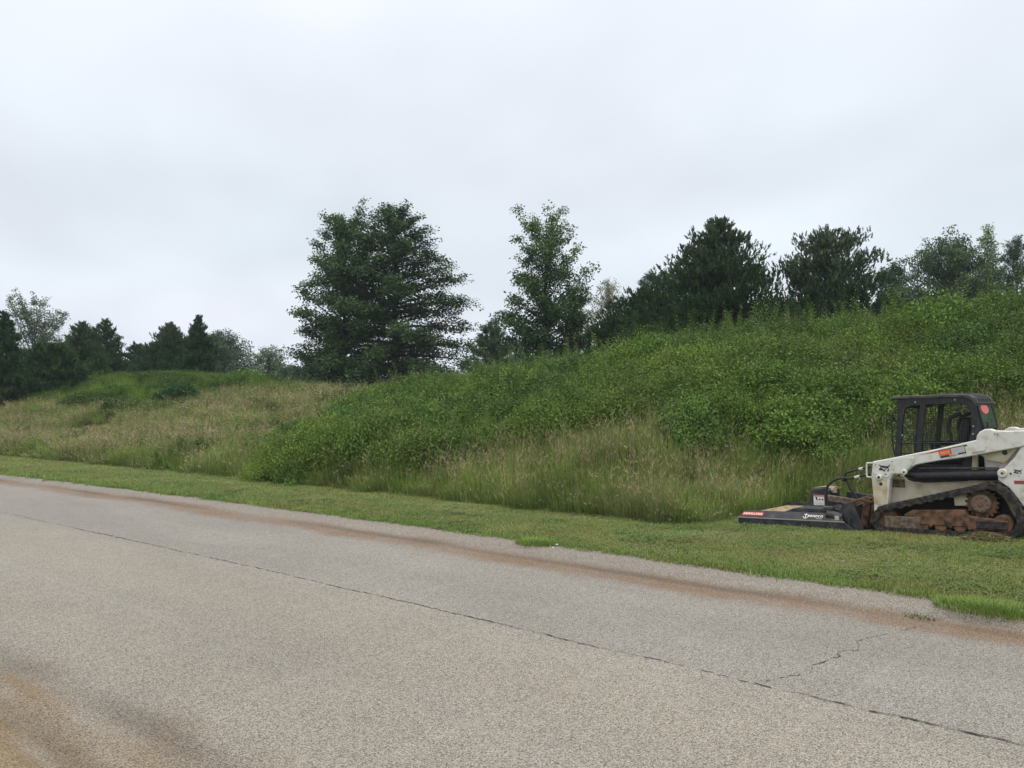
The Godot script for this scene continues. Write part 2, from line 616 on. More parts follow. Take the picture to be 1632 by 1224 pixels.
func road() -> void:
	var m := tex_mat(chip_texture(1024, false), 0.66, 0.9, 0.0, Vector3.ZERO, true)
	m.vertex_color_use_as_albedo = true
	m.heightmap_enabled = true
	m.heightmap_texture = chip_texture(512, true)
	m.heightmap_scale = 0.5
	var xs := steps([[-130, -50, 2.0], [-50, -20, 0.4], [-20, 3, 0.15], [3, 12, 1.0], [12, 60, 6.0]])
	var near := Color(0.362, 0.338, 0.292)
	var far := Color(0.342, 0.323, 0.290)
	var clay := Color(0.272, 0.188, 0.122)
	var dark := Color(0.125, 0.095, 0.07)
	var cf := func(x: float, v: float, w: float) -> Color:
		var wob := n2(x, v, 0.35) * 0.22 + n2(x, v, 1.7) * 0.07
		var k := near.lerp(far, ss(5.60, 5.68, w + n2(x, v, 3.0) * 0.02))
		k = k * (1.0 + 0.11 * n2(x * 0.25, v, 0.8) + 0.08 * n2(x, v, 0.23) + 0.06 * n2(x + 8.0, v, 1.6))
		var tracks := exp(-pow((w - 4.6) / 0.45, 2.0)) + exp(-pow((w - 3.0) / 0.4, 2.0)) * 0.6
		k = k.lerp(Color(0.40, 0.362, 0.298), 0.5 * tracks)
		# red clay washed into the far gutter, with a dark line of silt at the foot of the kerb
		k = k.lerp(clay, ss(7.68, 8.1, w + wob) * (1.0 - 0.8 * ss(8.26, 8.45, w + wob * 0.4)) * clampf(0.85 + n2(x, v, 0.5) * 0.5, 0, 1))
		k = k.lerp(dark, 0.72 * exp(-pow((w - 8.28 + wob * 0.2) / 0.065, 2.0)) * clampf(0.65 + n2(x + 9.0, v * 0.3, 0.35) * 1.1, 0, 1))
		k = k.lerp(Color(0.325, 0.292, 0.248), ss(8.40, 8.60, w) * 0.9)
		# and along the near gutter
		k = k.lerp(Color(0.265, 0.187, 0.10), (1.0 - ss(1.8, 2.55, w + wob * 1.2 + 0.4 * n2(x * 0.4, v * 3.0, 1.1))) * clampf(0.8 + 0.8 * n2(x * 0.35, v * 2.5, 1.6), 0.25, 1.0))
		k = k.lerp(dark, 0.45 * exp(-pow((w - 1.93 + wob * 0.3) / 0.09, 2.0)) * clampf(0.7 + n2(x, v, 0.6), 0, 1))
		k = k.lerp(Color(0.11, 0.08, 0.055), 0.55 * exp(-pow((w - 2.36 + wob * 0.6) / 0.13, 2.0)) * clampf(0.6 + n2(x + 30.0, v, 0.5), 0, 1))
		k = k.lerp(Color(0.32, 0.245, 0.135), (1.0 - ss(1.6, 1.85, w + wob * 0.4)) * 0.8)
		k.a = 1.0
		return k
	var flat := func(x: float, v: float, _w: float) -> float: return n2(x, v, 0.3) * 0.006
	put("road", sheet(xs, steps([[2.0, 2.6, 0.1], [2.6, 5.4, 0.2], [5.4, 5.9, 0.05], [5.9, 7.2, 0.2], [7.2, 8.16, 0.08]]), 1.0, flat, cf), m).set_meta("kind", "structure")
	var up := func(x: float, v: float, w: float) -> float: return n2(x, v, 0.3) * 0.006 + 0.10 * ss(8.2, 8.62, w) - 0.11 * ss(8.93, 8.97, w) + n2(x, v, 0.8) * 0.006 * ss(8.17, 8.4, w)
	put("kerb", sheet(xs, steps([[8.16, 8.98, 0.041]]), 1.0, up, cf), m).set_meta("kind", "structure")
	var up2 := func(x: float, v: float, w: float) -> float: return 0.004 + 0.10 * (1.0 - ss(1.35, 1.95, w)) + n2(x, v, 0.8) * 0.004
	put("near_kerb", sheet(xs, steps([[1.2, 2.0, 0.05]]), 1.0, up2, cf), m).set_meta("kind", "structure")
	var r: Node = get_node("road")
	# loose grit: washed stones along both gutters
	var stone := Geo.new()
	for f in [[0, 1, 2], [0, 2, 3], [0, 3, 4], [0, 4, 1], [5, 2, 1], [5, 3, 2], [5, 4, 3], [5, 1, 4]]:
		var pts := [Vector3(0.1, 0.75, 0.05), Vector3(1, 0.2, 0.1), Vector3(0.1, 0.1, 0.85), Vector3(-0.9, 0.25, 0.05), Vector3(0.0, 0.15, -0.9), Vector3(0, -0.3, 0)]
		stone.tri(pts[f[0]], pts[f[1]], pts[f[2]])
	var gx := []
	var gc := []
	for i in 16000:
		var x := -14.0 + 14.0 * pow(rng.randf(), 0.8)
		var w := 1.2 + 1.9 * pow(rng.randf(), 1.4) if i % 3 else 8.0 + 0.75 * rng.randf()
		if i % 7 == 0: w = rnd(2.5, 7.8)
		var v := w + bend(x)
		if not seen(x, v): continue
		var r0 := rnd(0.002, 0.0055) * (1.6 if rng.randf() < 0.05 else 1.0)
		var y: float = up.call(x, v, w) if w > 8.16 else (up2.call(x, v, w) if w < 2.0 else 0.003)
		gx.append(Transform3D(Basis.from_euler(Vector3(0, rnd(0, TAU), 0)).scaled(Vector3(r0, r0, r0 * rnd(0.6, 1.0))), Vector3(x, y + r0 * 0.2, -v)))
		gc.append(Color(0.40, 0.34, 0.26).lerp(Color(0.24, 0.19, 0.15), rng.randf()) * rnd(0.75, 1.3))
	var gm := mat(1, 1, 1, 0.9)
	gm.vertex_color_use_as_albedo = true
	scatter("loose_gravel", stone.mesh(), gm, gx, gc)
	tag(get_node("loose_gravel"), "loose grit and small stones lying in the gutters", "gravel", "", "stuff")
	# the seam between the two lanes and the crack across the far one: dark gaps in the chippings
	var black := mat(0.035, 0.03, 0.026, 0.95)
	var v := PackedVector3Array()
	var x := -45.0
	var prev := Vector3.ZERO
	var pw := 0.0
	while x < 6.0:
		var st := 0.035 if x > -14.0 else 0.15
		var w := 5.64 + n2(x, 0.0, 1.3) * 0.03 + n2(x, 3.0, 9.0) * 0.02 + rnd(-0.006, 0.006)
		var p := Vector3(x, 0.0055, -(w + bend(x)))
		var wd := maxf(0.0, (0.005 + 0.009 * n2(x, 8.0, 6.0) + 0.005 * n2(x, 2.0, 0.5)) * rnd(0.5, 1.4))
		if x > -44.9:
			v.append_array([prev + Vector3(0, 0, pw), prev - Vector3(0, 0, pw), p - Vector3(0, 0, wd), prev + Vector3(0, 0, pw), p - Vector3(0, 0, wd), p + Vector3(0, 0, wd)])
		prev = p
		pw = wd
		x += st
	put("lane_seam", arr_mesh(v, PackedColorArray()), black, r)
	v = PackedVector3Array()
	var way := [Vector2(-2.75, 5.70), Vector2(-2.72, 5.86), Vector2(-2.60, 6.10), Vector2(-2.66, 6.35), Vector2(-2.60, 6.68), Vector2(-2.66, 6.80), Vector2(-2.56, 6.95), Vector2(-2.66, 7.20), Vector2(-2.62, 7.43), Vector2(-2.50, 7.7), Vector2(-2.44, 8.05)]
	for i in 120:
		var f0 := i / 12.0
		var f1 := (i + 1) / 12.0
		var a: Vector2 = way[int(f0)].lerp(way[mini(int(f0) + 1, 10)], f0 - int(f0)) + Vector2(n2(f0, 0, 3.1), 0) * 0.03
		var b: Vector2 = way[mini(int(f1), 10)].lerp(way[mini(int(f1) + 1, 10)], f1 - int(f1)) + Vector2(n2(f1, 0, 3.1), 0) * 0.03
		var wa := 0.7 * maxf(0.0, 0.004 + 0.010 * n2(f0, 5, 1.9)) * (0.5 if f0 > 8.0 else 1.0)
		var wb := 0.7 * maxf(0.0, 0.004 + 0.010 * n2(f1, 5, 1.9)) * (0.5 if f1 > 8.0 else 1.0)
		v.append_array([Vector3(a.x - wa, 0.006, -a.y), Vector3(a.x + wa, 0.006, -a.y), Vector3(b.x + wb, 0.006, -b.y), Vector3(a.x - wa, 0.006, -a.y), Vector3(b.x + wb, 0.006, -b.y), Vector3(b.x - wb, 0.006, -b.y)])
	put("crack", arr_mesh(v, PackedColorArray()), black, r)


# ------------------------------------------------------------------ trees beyond the bank
func trees() -> void:
	var oak := [[0.0, 0.75], [0.12, 0.95], [0.28, 1.0], [0.45, 0.88], [0.62, 0.68], [0.8, 0.47], [0.92, 0.28], [1.0, 0.08]]
	var tower := [[0.0, 0.6], [0.15, 0.95], [0.35, 1.0], [0.55, 0.85], [0.75, 0.72], [0.9, 0.55], [1.0, 0.15]]
	var cone := [[0.0, 0.9], [0.12, 1.0], [0.3, 0.92], [0.55, 0.64], [0.8, 0.34], [0.95, 0.12], [1.0, 0.03]]
	var dome := [[0.0, 0.7], [0.2, 1.0], [0.45, 1.0], [0.65, 0.82], [0.82, 0.55], [1.0, 0.15]]
	var wide_cone := [[0.0, 0.95], [0.22, 1.0], [0.42, 0.86], [0.62, 0.6], [0.8, 0.34], [0.93, 0.14], [1.0, 0.03]]
	var tall_g := "trees on top of the bank"
	var left_g := "trees on the mound at the left"
	var oc := Color(0.052, 0.088, 0.034)
	tree("oak_tree", "large dark broad tree with layered branches, biggest in the picture", tall_g, -42.2, 35.7, 12.4, 5.8, {"prof": oak, "limbs": 111, "sprays": 9100, "size": 0.72, "col": oc, "elev0": -0.12, "elev1": 0.75, "droop": 0.17, "clear": 0.09, "spread": 0.12, "gap": 0.38, "trunk": 0.26, "tall": 0.65})
	tree("gum_tree", "lighter narrow leafy tree merging into the left side of the biggest tree", tall_g, -45.2, 34.0, 11.2, 3.1, {"prof": tower, "limbs": 60, "sprays": 3500, "size": 0.62, "col": Color(0.065, 0.112, 0.043), "elev0": 0.2, "elev1": 1.0, "clear": 0.08, "spread": 0.14, "gap": 0.26, "trunk": 0.17})
	tree("poplar_tree", "tall slim tree with sparse pale green top and dark dense foot", tall_g, -29.3, 35.2, 9.6, 2.75, {"prof": [[0.0, 0.9], [0.2, 1.0], [0.42, 1.0], [0.52, 0.82], [0.68, 0.62], [0.85, 0.5], [0.95, 0.36], [1.0, 0.12]], "limbs": 78, "sprays": 3675, "size": 0.55, "col": Color(0.046, 0.085, 0.034), "top_col": Color(0.116, 0.163, 0.062), "elev0": 0.1, "elev1": 1.05, "clear": 0.06, "spread": 0.17, "gap": 0.36, "trunk": 0.13, "pack": 1.25})
	tree("cedar_tree", "broad dense dark cedar with spiky top in front of the right group", tall_g, -19.5, 36.0, 8.1, 3.6, {"kind": "feather", "prof": wide_cone, "limbs": 187, "sprays": 16066, "size": 0.37, "col": Color(0.040, 0.074, 0.031), "top_col": Color(0.078, 0.105, 0.062), "elev0": 0.1, "elev1": 0.62, "clear": 0.02, "spread": 0.23, "trunk": 0.17, "out": 0.75})
	tree("cedar_tree", "grey green cedar with thin open top, right of the broad dense cedar", tall_g, -16.1, 40.4, 7.3, 2.8, {"kind": "feather", "prof": dome, "limbs": 136, "sprays": 10264, "size": 0.37, "col": Color(0.046, 0.078, 0.037), "top_col": Color(0.116, 0.139, 0.093), "elev0": 0.1, "elev1": 0.62, "clear": 0.02, "spread": 0.23, "gap": 0.24, "trunk": 0.14, "out": 0.75})
	tree("cedar_tree", "low dark cedar at the left foot of the broad dense cedar", tall_g, -24.0, 36.6, 5.6, 2.62, {"kind": "feather", "prof": dome, "limbs": 102, "sprays": 7585, "size": 0.37, "col": Color(0.040, 0.071, 0.028), "elev0": 0.1, "elev1": 0.62, "clear": 0.02, "spread": 0.23, "trunk": 0.1, "out": 0.75})
	tree("cedar_tree", "dark cedar filling the space between slim tall tree and cedars", tall_g, -26.6, 38.8, 4.4, 2.2, {"kind": "feather", "prof": dome, "limbs": 90, "sprays": 4860, "size": 0.37, "col": Color(0.044, 0.08, 0.032), "elev0": 0.1, "elev1": 0.62, "clear": 0.02, "spread": 0.23, "trunk": 0.1, "out": 0.75})
	tree("thin_tree", "pale brownish half bare tree between the slim tree and the cedars", tall_g, -36.2, 50.5, 8.8, 1.8, {"prof": dome, "limbs": 69, "sprays": 1225, "size": 0.42, "col": Color(0.155, 0.152, 0.085), "top_col": Color(0.232, 0.209, 0.132), "elev0": 0.5, "elev1": 1.1, "clear": 0.2, "spread": 0.16, "gap": 0.3, "trunk": 0.09})
	tree("thin_tree", "yellowish young tree at the right shoulder of the slim tall tree", tall_g, -30.5, 39.2, 6.4, 1.1, {"prof": tower, "limbs": 39, "sprays": 910, "size": 0.42, "col": Color(0.109, 0.147, 0.054), "elev0": 0.4, "elev1": 1.1, "clear": 0.2, "spread": 0.2, "trunk": 0.07})
	tree("pine_tree", "pine with open branches peeking out left of the broad dense cedar", tall_g, -29.8, 46.9, 8.3, 2.2, {"kind": "needles", "prof": dome, "limbs": 57, "sprays": 1650, "size": 0.6, "col": Color(0.053, 0.087, 0.046), "elev0": 0.1, "elev1": 0.8, "clear": 0.2, "spread": 0.15, "trunk": 0.12})
	tree("round_tree", "small round-topped tree far back between thin cedar and willow dome", tall_g, -19.5, 60.2, 9.0, 1.5, {"prof": dome, "limbs": 51, "sprays": 1400, "size": 0.55, "col": Color(0.062, 0.102, 0.046), "elev0": 0.2, "elev1": 1.0, "clear": 0.15, "spread": 0.22, "trunk": 0.12})
	tree("willow_tree", "wide domed soft grey green tree on the ridge at the right", tall_g, -14.4, 54.0, 8.1, 2.9, {"prof": dome, "limbs": 105, "sprays": 4025, "size": 0.5, "col": Color(0.090, 0.121, 0.071), "elev0": 0.2, "elev1": 1.0, "clear": 0.06, "spread": 0.24, "droop": 0.2, "trunk": 0.16, "tall": 1.3})
	tree("willow_tree", "lower grey green tree joined to the left of the domed one", tall_g, -17.0, 52.0, 5.6, 1.7, {"prof": dome, "limbs": 60, "sprays": 1750, "size": 0.5, "col": Color(0.085, 0.118, 0.068), "elev0": 0.2, "elev1": 1.0, "clear": 0.06, "spread": 0.24, "droop": 0.2, "trunk": 0.1, "tall": 1.3})
	tree("cedar_tree", "small dark cedar low beside the thin topped cedar, towards the dome", tall_g, -15.2, 45.4, 4.6, 1.48, {"kind": "feather", "prof": cone, "limbs": 68, "sprays": 3569, "size": 0.37, "col": Color(0.042, 0.078, 0.031), "elev0": 0.1, "elev1": 0.62, "clear": 0.03, "spread": 0.23, "trunk": 0.07, "out": 0.75})
	tree("pine_tree", "pine at the right edge of the view, branches spreading", tall_g, -12.9, 63.2, 10.0, 3.2, {"kind": "needles", "prof": wide_cone, "limbs": 70, "sprays": 2400, "size": 0.6, "col": Color(0.056, 0.090, 0.053), "elev0": 0.0, "elev1": 0.9, "clear": 0.1, "spread": 0.15, "trunk": 0.14})
	tree("poplar_tree", "pale pointed tree rising above the pine at the right edge", tall_g, -14.0, 61.0, 11.0, 1.5, {"prof": cone, "limbs": 54, "sprays": 1225, "size": 0.5, "col": Color(0.093, 0.136, 0.062), "top_col": Color(0.171, 0.225, 0.101), "elev0": 0.5, "elev1": 1.15, "clear": 0.15, "spread": 0.26, "trunk": 0.1})
	tree("pine_tree", "small feathery pine in the gap right of the biggest tree", tall_g, -41.1, 43.6, 5.8, 2.1, {"kind": "needles", "prof": wide_cone, "limbs": 68, "sprays": 2090, "size": 0.6, "col": Color(0.078, 0.116, 0.065), "elev0": 0.1, "elev1": 0.8, "clear": 0.05, "spread": 0.16, "trunk": 0.09})
	# the mound at the left
	tree("cedar_tree", "dark tall cedar cut by the left edge of the view", left_g, -55.4, 17.3, 6.0, 1.5, {"kind": "feather", "prof": cone, "limbs": 119, "sprays": 8926, "size": 0.37, "col": Color(0.046, 0.088, 0.039), "elev0": 0.1, "elev1": 0.62, "clear": 0.0, "spread": 0.23, "trunk": 0.1, "out": 0.75})
	tree("poplar_tree", "thin pale poplar with upright branches behind the left edge cedar", left_g, -81.0, 27.7, 7.9, 2.2, {"prof": [[0.0, 0.3], [0.3, 0.8], [0.6, 1.0], [0.85, 0.75], [1.0, 0.3]], "limbs": 39, "sprays": 1085, "size": 0.6, "col": Color(0.101, 0.139, 0.070), "elev0": 0.7, "elev1": 1.2, "clear": 0.25, "spread": 0.14, "trunk": 0.12})
	tree("dead_tree", "bare grey dead tree with a thin spire between poplar and cedars", left_g, -74.2, 27.2, 6.9, 0.9, {"prof": cone, "limbs": 40, "sprays": 0, "elev0": 0.3, "elev1": 1.0, "clear": 0.3, "trunk": 0.05, "bark": mat(0.17, 0.14, 0.12, 0.95)})
	tree("cedar_tree", "left cedar of the close pair on the mound", left_g, -64.4, 25.3, 6.2, 2.3, {"kind": "feather", "prof": wide_cone, "limbs": 119, "sprays": 8926, "size": 0.37, "col": Color(0.066, 0.112, 0.039), "elev0": 0.1, "elev1": 0.62, "clear": 0.0, "spread": 0.23, "trunk": 0.1, "out": 0.75})
	tree("cedar_tree", "right and darker cedar of the close pair on the mound", left_g, -67.3, 28.1, 7.2, 2.2, {"kind": "feather", "prof": cone, "limbs": 119, "sprays": 8926, "size": 0.37, "col": Color(0.050, 0.089, 0.039), "elev0": 0.1, "elev1": 0.62, "clear": 0.0, "spread": 0.23, "trunk": 0.1, "out": 0.75})
	tree("cedar_tree", "small cedar at the right shoulder of the close pair", left_g, -67.5, 30.6, 5.3, 1.7, {"kind": "feather", "prof": dome, "limbs": 74, "sprays": 4463, "size": 0.37, "col": Color(0.054, 0.098, 0.039), "elev0": 0.1, "elev1": 0.62, "clear": 0.0, "spread": 0.23, "trunk": 0.08, "out": 0.75})
	tree("cedar_tree", "squat dark cedar low in front of the close pair", left_g, -53.3, 19.3, 3.3, 1.55, {"kind": "feather", "prof": dome, "limbs": 102, "sprays": 7585, "size": 0.37, "col": Color(0.050, 0.089, 0.039), "elev0": 0.1, "elev1": 0.62, "clear": 0.0, "spread": 0.23, "trunk": 0.09, "out": 0.75})
	tree("cedar_tree", "cone shaped cedar standing alone in the middle of the mound", left_g, -59.8, 29.5, 5.5, 2.3, {"kind": "feather", "prof": wide_cone, "limbs": 112, "sprays": 8032, "size": 0.37, "col": Color(0.054, 0.098, 0.043), "top_col": Color(0.088, 0.116, 0.068), "elev0": 0.1, "elev1": 0.62, "clear": 0.0, "spread": 0.23, "trunk": 0.09, "out": 0.75})
	tree("cedar_tree", "slim cedar with a thin top, right of the lone cone shaped one", left_g, -54.0, 28.6, 4.9, 1.25, {"kind": "feather", "prof": cone, "limbs": 85, "sprays": 4908, "size": 0.37, "col": Color(0.049, 0.091, 0.039), "elev0": 0.1, "elev1": 0.62, "clear": 0.0, "spread": 0.23, "trunk": 0.07, "out": 0.75})
	var far_g := "distant trees behind the mound"
	tree("round_tree", "distant round leafy tree showing behind the slim cedar", far_g, -87.4, 49.0, 7.8, 3.6, {"prof": dome, "limbs": 60, "sprays": 1750, "size": 0.9, "col": Color(0.065, 0.099, 0.053), "elev0": 0.1, "elev1": 1.0, "clear": 0.05, "spread": 0.24, "trunk": 0.16})
	tree("round_tree", "distant pale loose tree right of the round one behind the slim cedar", far_g, -82.3, 51.8, 6.2, 2.6, {"prof": dome, "limbs": 51, "sprays": 1085, "size": 0.8, "col": Color(0.116, 0.147, 0.078), "elev0": 0.1, "elev1": 1.0, "clear": 0.05, "spread": 0.22, "trunk": 0.14, "gap": 0.25})
	tree("round_tree", "distant low tree seen left of the biggest tree", far_g, -77.6, 51.2, 4.4, 2.4, {"prof": dome, "limbs": 45, "sprays": 1225, "size": 0.8, "col": Color(0.074, 0.109, 0.062), "elev0": 0.1, "elev1": 0.9, "clear": 0.02, "spread": 0.26, "trunk": 0.1})
	tree("round_tree", "dark blunt distant tree next to the left skirt of the biggest tree", far_g, -62.3, 43.8, 4.0, 2.0, {"prof": dome, "limbs": 60, "sprays": 1925, "size": 0.6, "col": Color(0.043, 0.070, 0.053), "elev0": 0.1, "elev1": 0.9, "clear": 0.0, "spread": 0.28, "trunk": 0.1})
	tree("round_tree", "distant tree between the close cedar pair and the lone cedar", far_g, -97.0, 46.4, 6.3, 3.4, {"prof": dome, "limbs": 60, "sprays": 1575, "size": 0.9, "col": Color(0.070, 0.105, 0.056), "elev0": 0.1, "elev1": 1.0, "clear": 0.03, "spread": 0.26, "trunk": 0.14})
	tree("round_tree", "distant tree filling the gap right of the lone cone shaped cedar", far_g, -93.2, 50.0, 6.4, 3.2, {"prof": dome, "limbs": 60, "sprays": 1575, "size": 0.9, "col": Color(0.062, 0.096, 0.050), "elev0": 0.1, "elev1": 1.0, "clear": 0.03, "spread": 0.26, "trunk": 0.14})
	for i in 16:   # the edge of the woods, farther off and mostly hidden
		var f := i / 15.0
		var x := lerpf(-135.0, -8.0, f) + rnd(-3, 3)
		var v := 78.0 + 26.0 * sin(f * 5.0) * 0.4 + rnd(-4, 4)
		tree("far_tree", "leafy tree of the distant woods edge, mostly hidden", "trees of the distant woods edge", x, v, rnd(4.0, 5.6) * (0.8 if i < 10 else 1.0), rnd(4.4, 5.6), {"prof": dome, "limbs": 24, "sprays": 442, "size": 1.3, "col": Color(0.070, 0.102, 0.059) * rnd(0.85, 1.15), "elev0": 0.1, "elev1": 0.9, "clear": 0.0, "spread": 0.3, "trunk": 0.15})


# ------------------------------------------------------------------ thicket of shrubs on the bank
func bush_mesh(r: float, h: float, count: int, l: float, cols: Array) -> ArrayMesh:
	var v := PackedVector3Array()
	var c := PackedColorArray()
	var blobs := []
	for i in 15:
		var a := i * 2.4 + rnd(-0.4, 0.4)
		var q := sqrt((i + 0.5) / 15.0)
		blobs.append([Vector3(cos(a) * q * r * 0.8, h * (0.72 - 0.42 * q * q) * rnd(0.75, 1.15), sin(a) * q * r * 0.8), r * rnd(0.24, 0.42), rnd(0.8, 1.2)])
	for i in count:
		var bl: Array = blobs[rng.randi() % blobs.size()]
		var o := dir3()
		if o.y < -0.2 and rng.randf() < 0.7: o.y = -o.y
		var p: Vector3 = bl[0] + o * Vector3(1, 0.85, 1) * bl[1] * pow(rng.randf(), 0.3) * rnd(0.8, 1.35)
		p.y = maxf(0.02, p.y)
		var d := (dir3() + o * 0.7 + Vector3(0, -0.15, 0)).normalized()
		var up := (Vector3.UP * 0.9 + o * 0.5 + dir3() * 0.8).normalized()
		var k: Color = cols[rng.randi() % cols.size()] * (bl[2] * rnd(0.70, 1.28))
		leaf(v, c, p, d, up, l * rnd(0.7, 1.3), l * rnd(0.5, 0.72), k)
	return arr_mesh(v, c)

func shoot_mesh(h: float, l: float, k: Color) -> ArrayMesh:
	var v := PackedVector3Array()
	var c := PackedColorArray()
	blade(v, c, Vector3.ZERO, 0.0, h, 0.02, 0.1, k * 0.6, k * 0.8)
	for i in 46:
		var f := 0.25 + 0.75 * i / 46.0
		var a := i * 2.4
		var p := Vector3(0.1 * h * f * f, h * f, 0)
		leaf(v, c, p, Vector3(cos(a), rnd(0.1, 0.6), sin(a)).normalized(), Vector3.UP, l * (1.2 - 0.6 * f) * rnd(0.8, 1.2), l * 0.5 * (1.2 - 0.6 * f), k * rnd(0.75, 1.25))
	return arr_mesh(v, c)

func tint(x: float, v: float) -> Color:
	var a := n2(x, v, 0.3)
	var b := n2(x + 50.0, v, 0.9)
	return Color(1.0 + 0.30 * a + 0.25 * b, 1.0 + 0.2 * a + 0.28 * b, 1.0 - 0.1 * a + 0.15 * b)

func thickets() -> void:
	var palettes := [
		[Color(0.124, 0.207, 0.043), Color(0.139, 0.223, 0.047), Color(0.109, 0.184, 0.039)],
		[Color(0.119, 0.203, 0.043), Color(0.142, 0.226, 0.049), Color(0.104, 0.178, 0.039)],
		[Color(0.152, 0.226, 0.049), Color(0.171, 0.243, 0.053), Color(0.134, 0.203, 0.044)],
		[Color(0.095, 0.168, 0.040), Color(0.109, 0.184, 0.043), Color(0.082, 0.147, 0.036)],
		[Color(0.157, 0.197, 0.055), Color(0.137, 0.182, 0.049), Color(0.179, 0.211, 0.062)],
	]
	var kinds := []
	for i in 5:
		kinds.append(bush_mesh(0.95, [0.85, 1.0, 0.8, 1.05, 0.7][i], 4200, [0.052, 0.060, 0.045, 0.066, 0.040][i], palettes[i]))
	var xf := [[], [], [], [], []]
	var cs := [[], [], [], [], []]
	for i in 9000:
		var x := rnd(-36.0, 6.0)
		var v := rnd(11.5, 31.0)
		var th := thicket(x, v)
		if rng.randf() > th or not seen(x, v, 0.12): continue
		if rng.randf() > lerpf(0.85, 0.5, ss(12.0, 30.0, v)): continue
		var pick := n2(x + 14.0, v, 0.16) + 0.6 * n2(x, v + 31.0, 0.6)
		var k := 0 if rng.randf() < 0.5 else 1
		if pick > 0.25 and rng.randf() < 0.75: k = 2
		elif pick < -0.25 and rng.randf() < 0.75: k = 3
		elif rng.randf() < 0.10: k = 4
		if ss(19.0, 25.0, v) * ss(-13.0, -24.0, x) > rng.randf(): k = 2
		if x > -10.0 and v > 21.0 and rng.randf() < 0.35: k = 4
		if n2(x + 3.0, v, 0.75) < -0.42: continue
		var big := (0.78 + 0.34 * clampf(0.5 + 1.3 * n2(x, v, 0.5), 0, 1)) * rnd(0.7, 1.2) * lerpf(0.5, 1.0, th)
		var tall := rnd(0.85, 1.3) * (1.0 + 0.25 * ss(-12.0, -18.0, x) * (1.0 - ss(14.0, 18.0, v))) * (1.0 - 0.16 * ss(20.0, 25.0, v) * ss(-8.0, -14.0, x))
		xf[k].append(Transform3D(Basis.from_euler(Vector3(rnd(-0.3, 0.3), rnd(0, TAU), rnd(-0.3, 0.3))).scaled(Vector3(big, big * tall, big)), at(x, v, -0.1)))
		cs[k].append(tint(x, v) * rnd(0.85, 1.15))
	for i in 900:      # low growth on the mound at the left
		var x := rnd(-66.0, -38.0)
		var v := rnd(18.0, 36.0)
		if not seen(x, v) or n2(x, v, 0.3) < -0.08 or v - 0.4 * bend(x) < 19.0: continue
		var k := [2, 0, 3, 2][rng.randi() % 4] as int
		var big := rnd(0.5, 1.0)
		xf[k].append(Transform3D(Basis.from_euler(Vector3(0, rnd(0, TAU), 0)).scaled(Vector3(big * 1.3, big, big * 1.3)), at(x, v, -0.1)))
		cs[k].append(tint(x, v) * rnd(0.55, 0.95))
	for k in 5:
		var o := scatter("shrub_thicket", kinds[k], leaf_m, xf[k], cs[k])
		tag(o, ["dense thicket of leafy green shrubs covering the bank", "broader leaved green shrubs mixed through the thicket on the bank", "yellow green fine leaved growth over the thicket, mostly its left shoulder", "dark green shrubs in patches of the thicket on the bank", "olive small leaved growth scattered through the thicket"][k], "shrubs", "shrub thicket on the bank", "stuff")
	# long shoots standing out of the thicket
	var sh := shoot_mesh(1.0, 0.09, Color(0.135, 0.208, 0.05))
	xf = []
	cs = []
	for i in 6500:
		var x := rnd(-34.0, 5.0)
		var v := rnd(12.5, 30.0)
		if thicket(x, v) < 0.6 or not seen(x, v): continue
		var big := rnd(0.95, 1.4)
		if rng.randf() < 0.05 + 0.10 * ss(22.0, 25.0, v): big = rnd(1.4, 2.0)
		xf.append(Transform3D(Basis.from_euler(Vector3(rnd(-0.35, 0.35), rnd(0, TAU), rnd(-0.35, 0.35))).scaled(Vector3(big, big, big)), at(x, v)))
		cs.append(tint(x, v) * rnd(0.75, 1.2))
	tag(scatter("thicket_shoots", sh, leaf_m, xf, cs), "leafy shoots standing out of the thicket on the bank", "shoots", "", "stuff")
	# dry brown stalks of last year along the ridge and at the foot of the thicket
	var dv := PackedVector3Array()
	var dc := PackedColorArray()
	for i in 16:
		blade(dv, dc, Vector3(rnd(-0.16, 0.16), 0, rnd(-0.16, 0.16)), rnd(0, TAU), rnd(0.9, 1.5), rnd(0.010, 0.018), rnd(0.02, 0.25), Color(0.30, 0.23, 0.16) * rnd(0.7, 1.2), Color(0.36, 0.27, 0.19) * rnd(0.7, 1.2))
	xf = []
	cs = []
	for i in 2600:
		var x := rnd(-30.0, 4.0)
		var v := rnd(13.0, 29.0)
		var th := thicket(x, v)
		if not seen(x, v): continue
		var foot := th > 0.02 and th < 0.75 and v < 21.0 and rng.randf() < 0.4
		var ridge: bool = th > 0.5 and v > 23.5 and n2(x, v, 0.35) > 0.12 and rng.randf() < 0.13
		if not (foot or ridge): continue
		var big := rnd(0.75, 1.25)
		xf.append(Transform3D(Basis(Vector3.UP, rnd(0, TAU)).scaled(Vector3(1, big, 1)), at(x, v)))
		cs.append(Color(1, 1, 1) * rnd(0.8, 1.2))
	tag(scatter("dry_stalks", arr_mesh(dv, dc), leaf_m, xf, cs), "thin brown dry stalks standing in the thicket and along its foot", "stalks", "", "stuff")
	# single plants that stand apart
	single_bush("round_shrub", "round dark glossy shrub alone in the tall grass at the left", -39.6, 20.0, 1.2, 1.5, Color(0.42, 0.55, 0.62))
	single_bush("low_bush", "small dark bush above the bare red soil patch at the left", -41.6, 17.9, 0.75, 1.0, Color(0.75, 0.72, 0.7))
	single_bush("yellow_bush", "yellow green loose bush on the mound right of the slim cedar", -55.4, 33.4, 1.7, 2.6, Color(1.5, 1.3, 1.0))
	single_bush("yellow_bush", "lower yellow green bush in front of the loose one on the mound", -51.5, 30.6, 1.7, 1.5, Color(1.45, 1.35, 1.0))
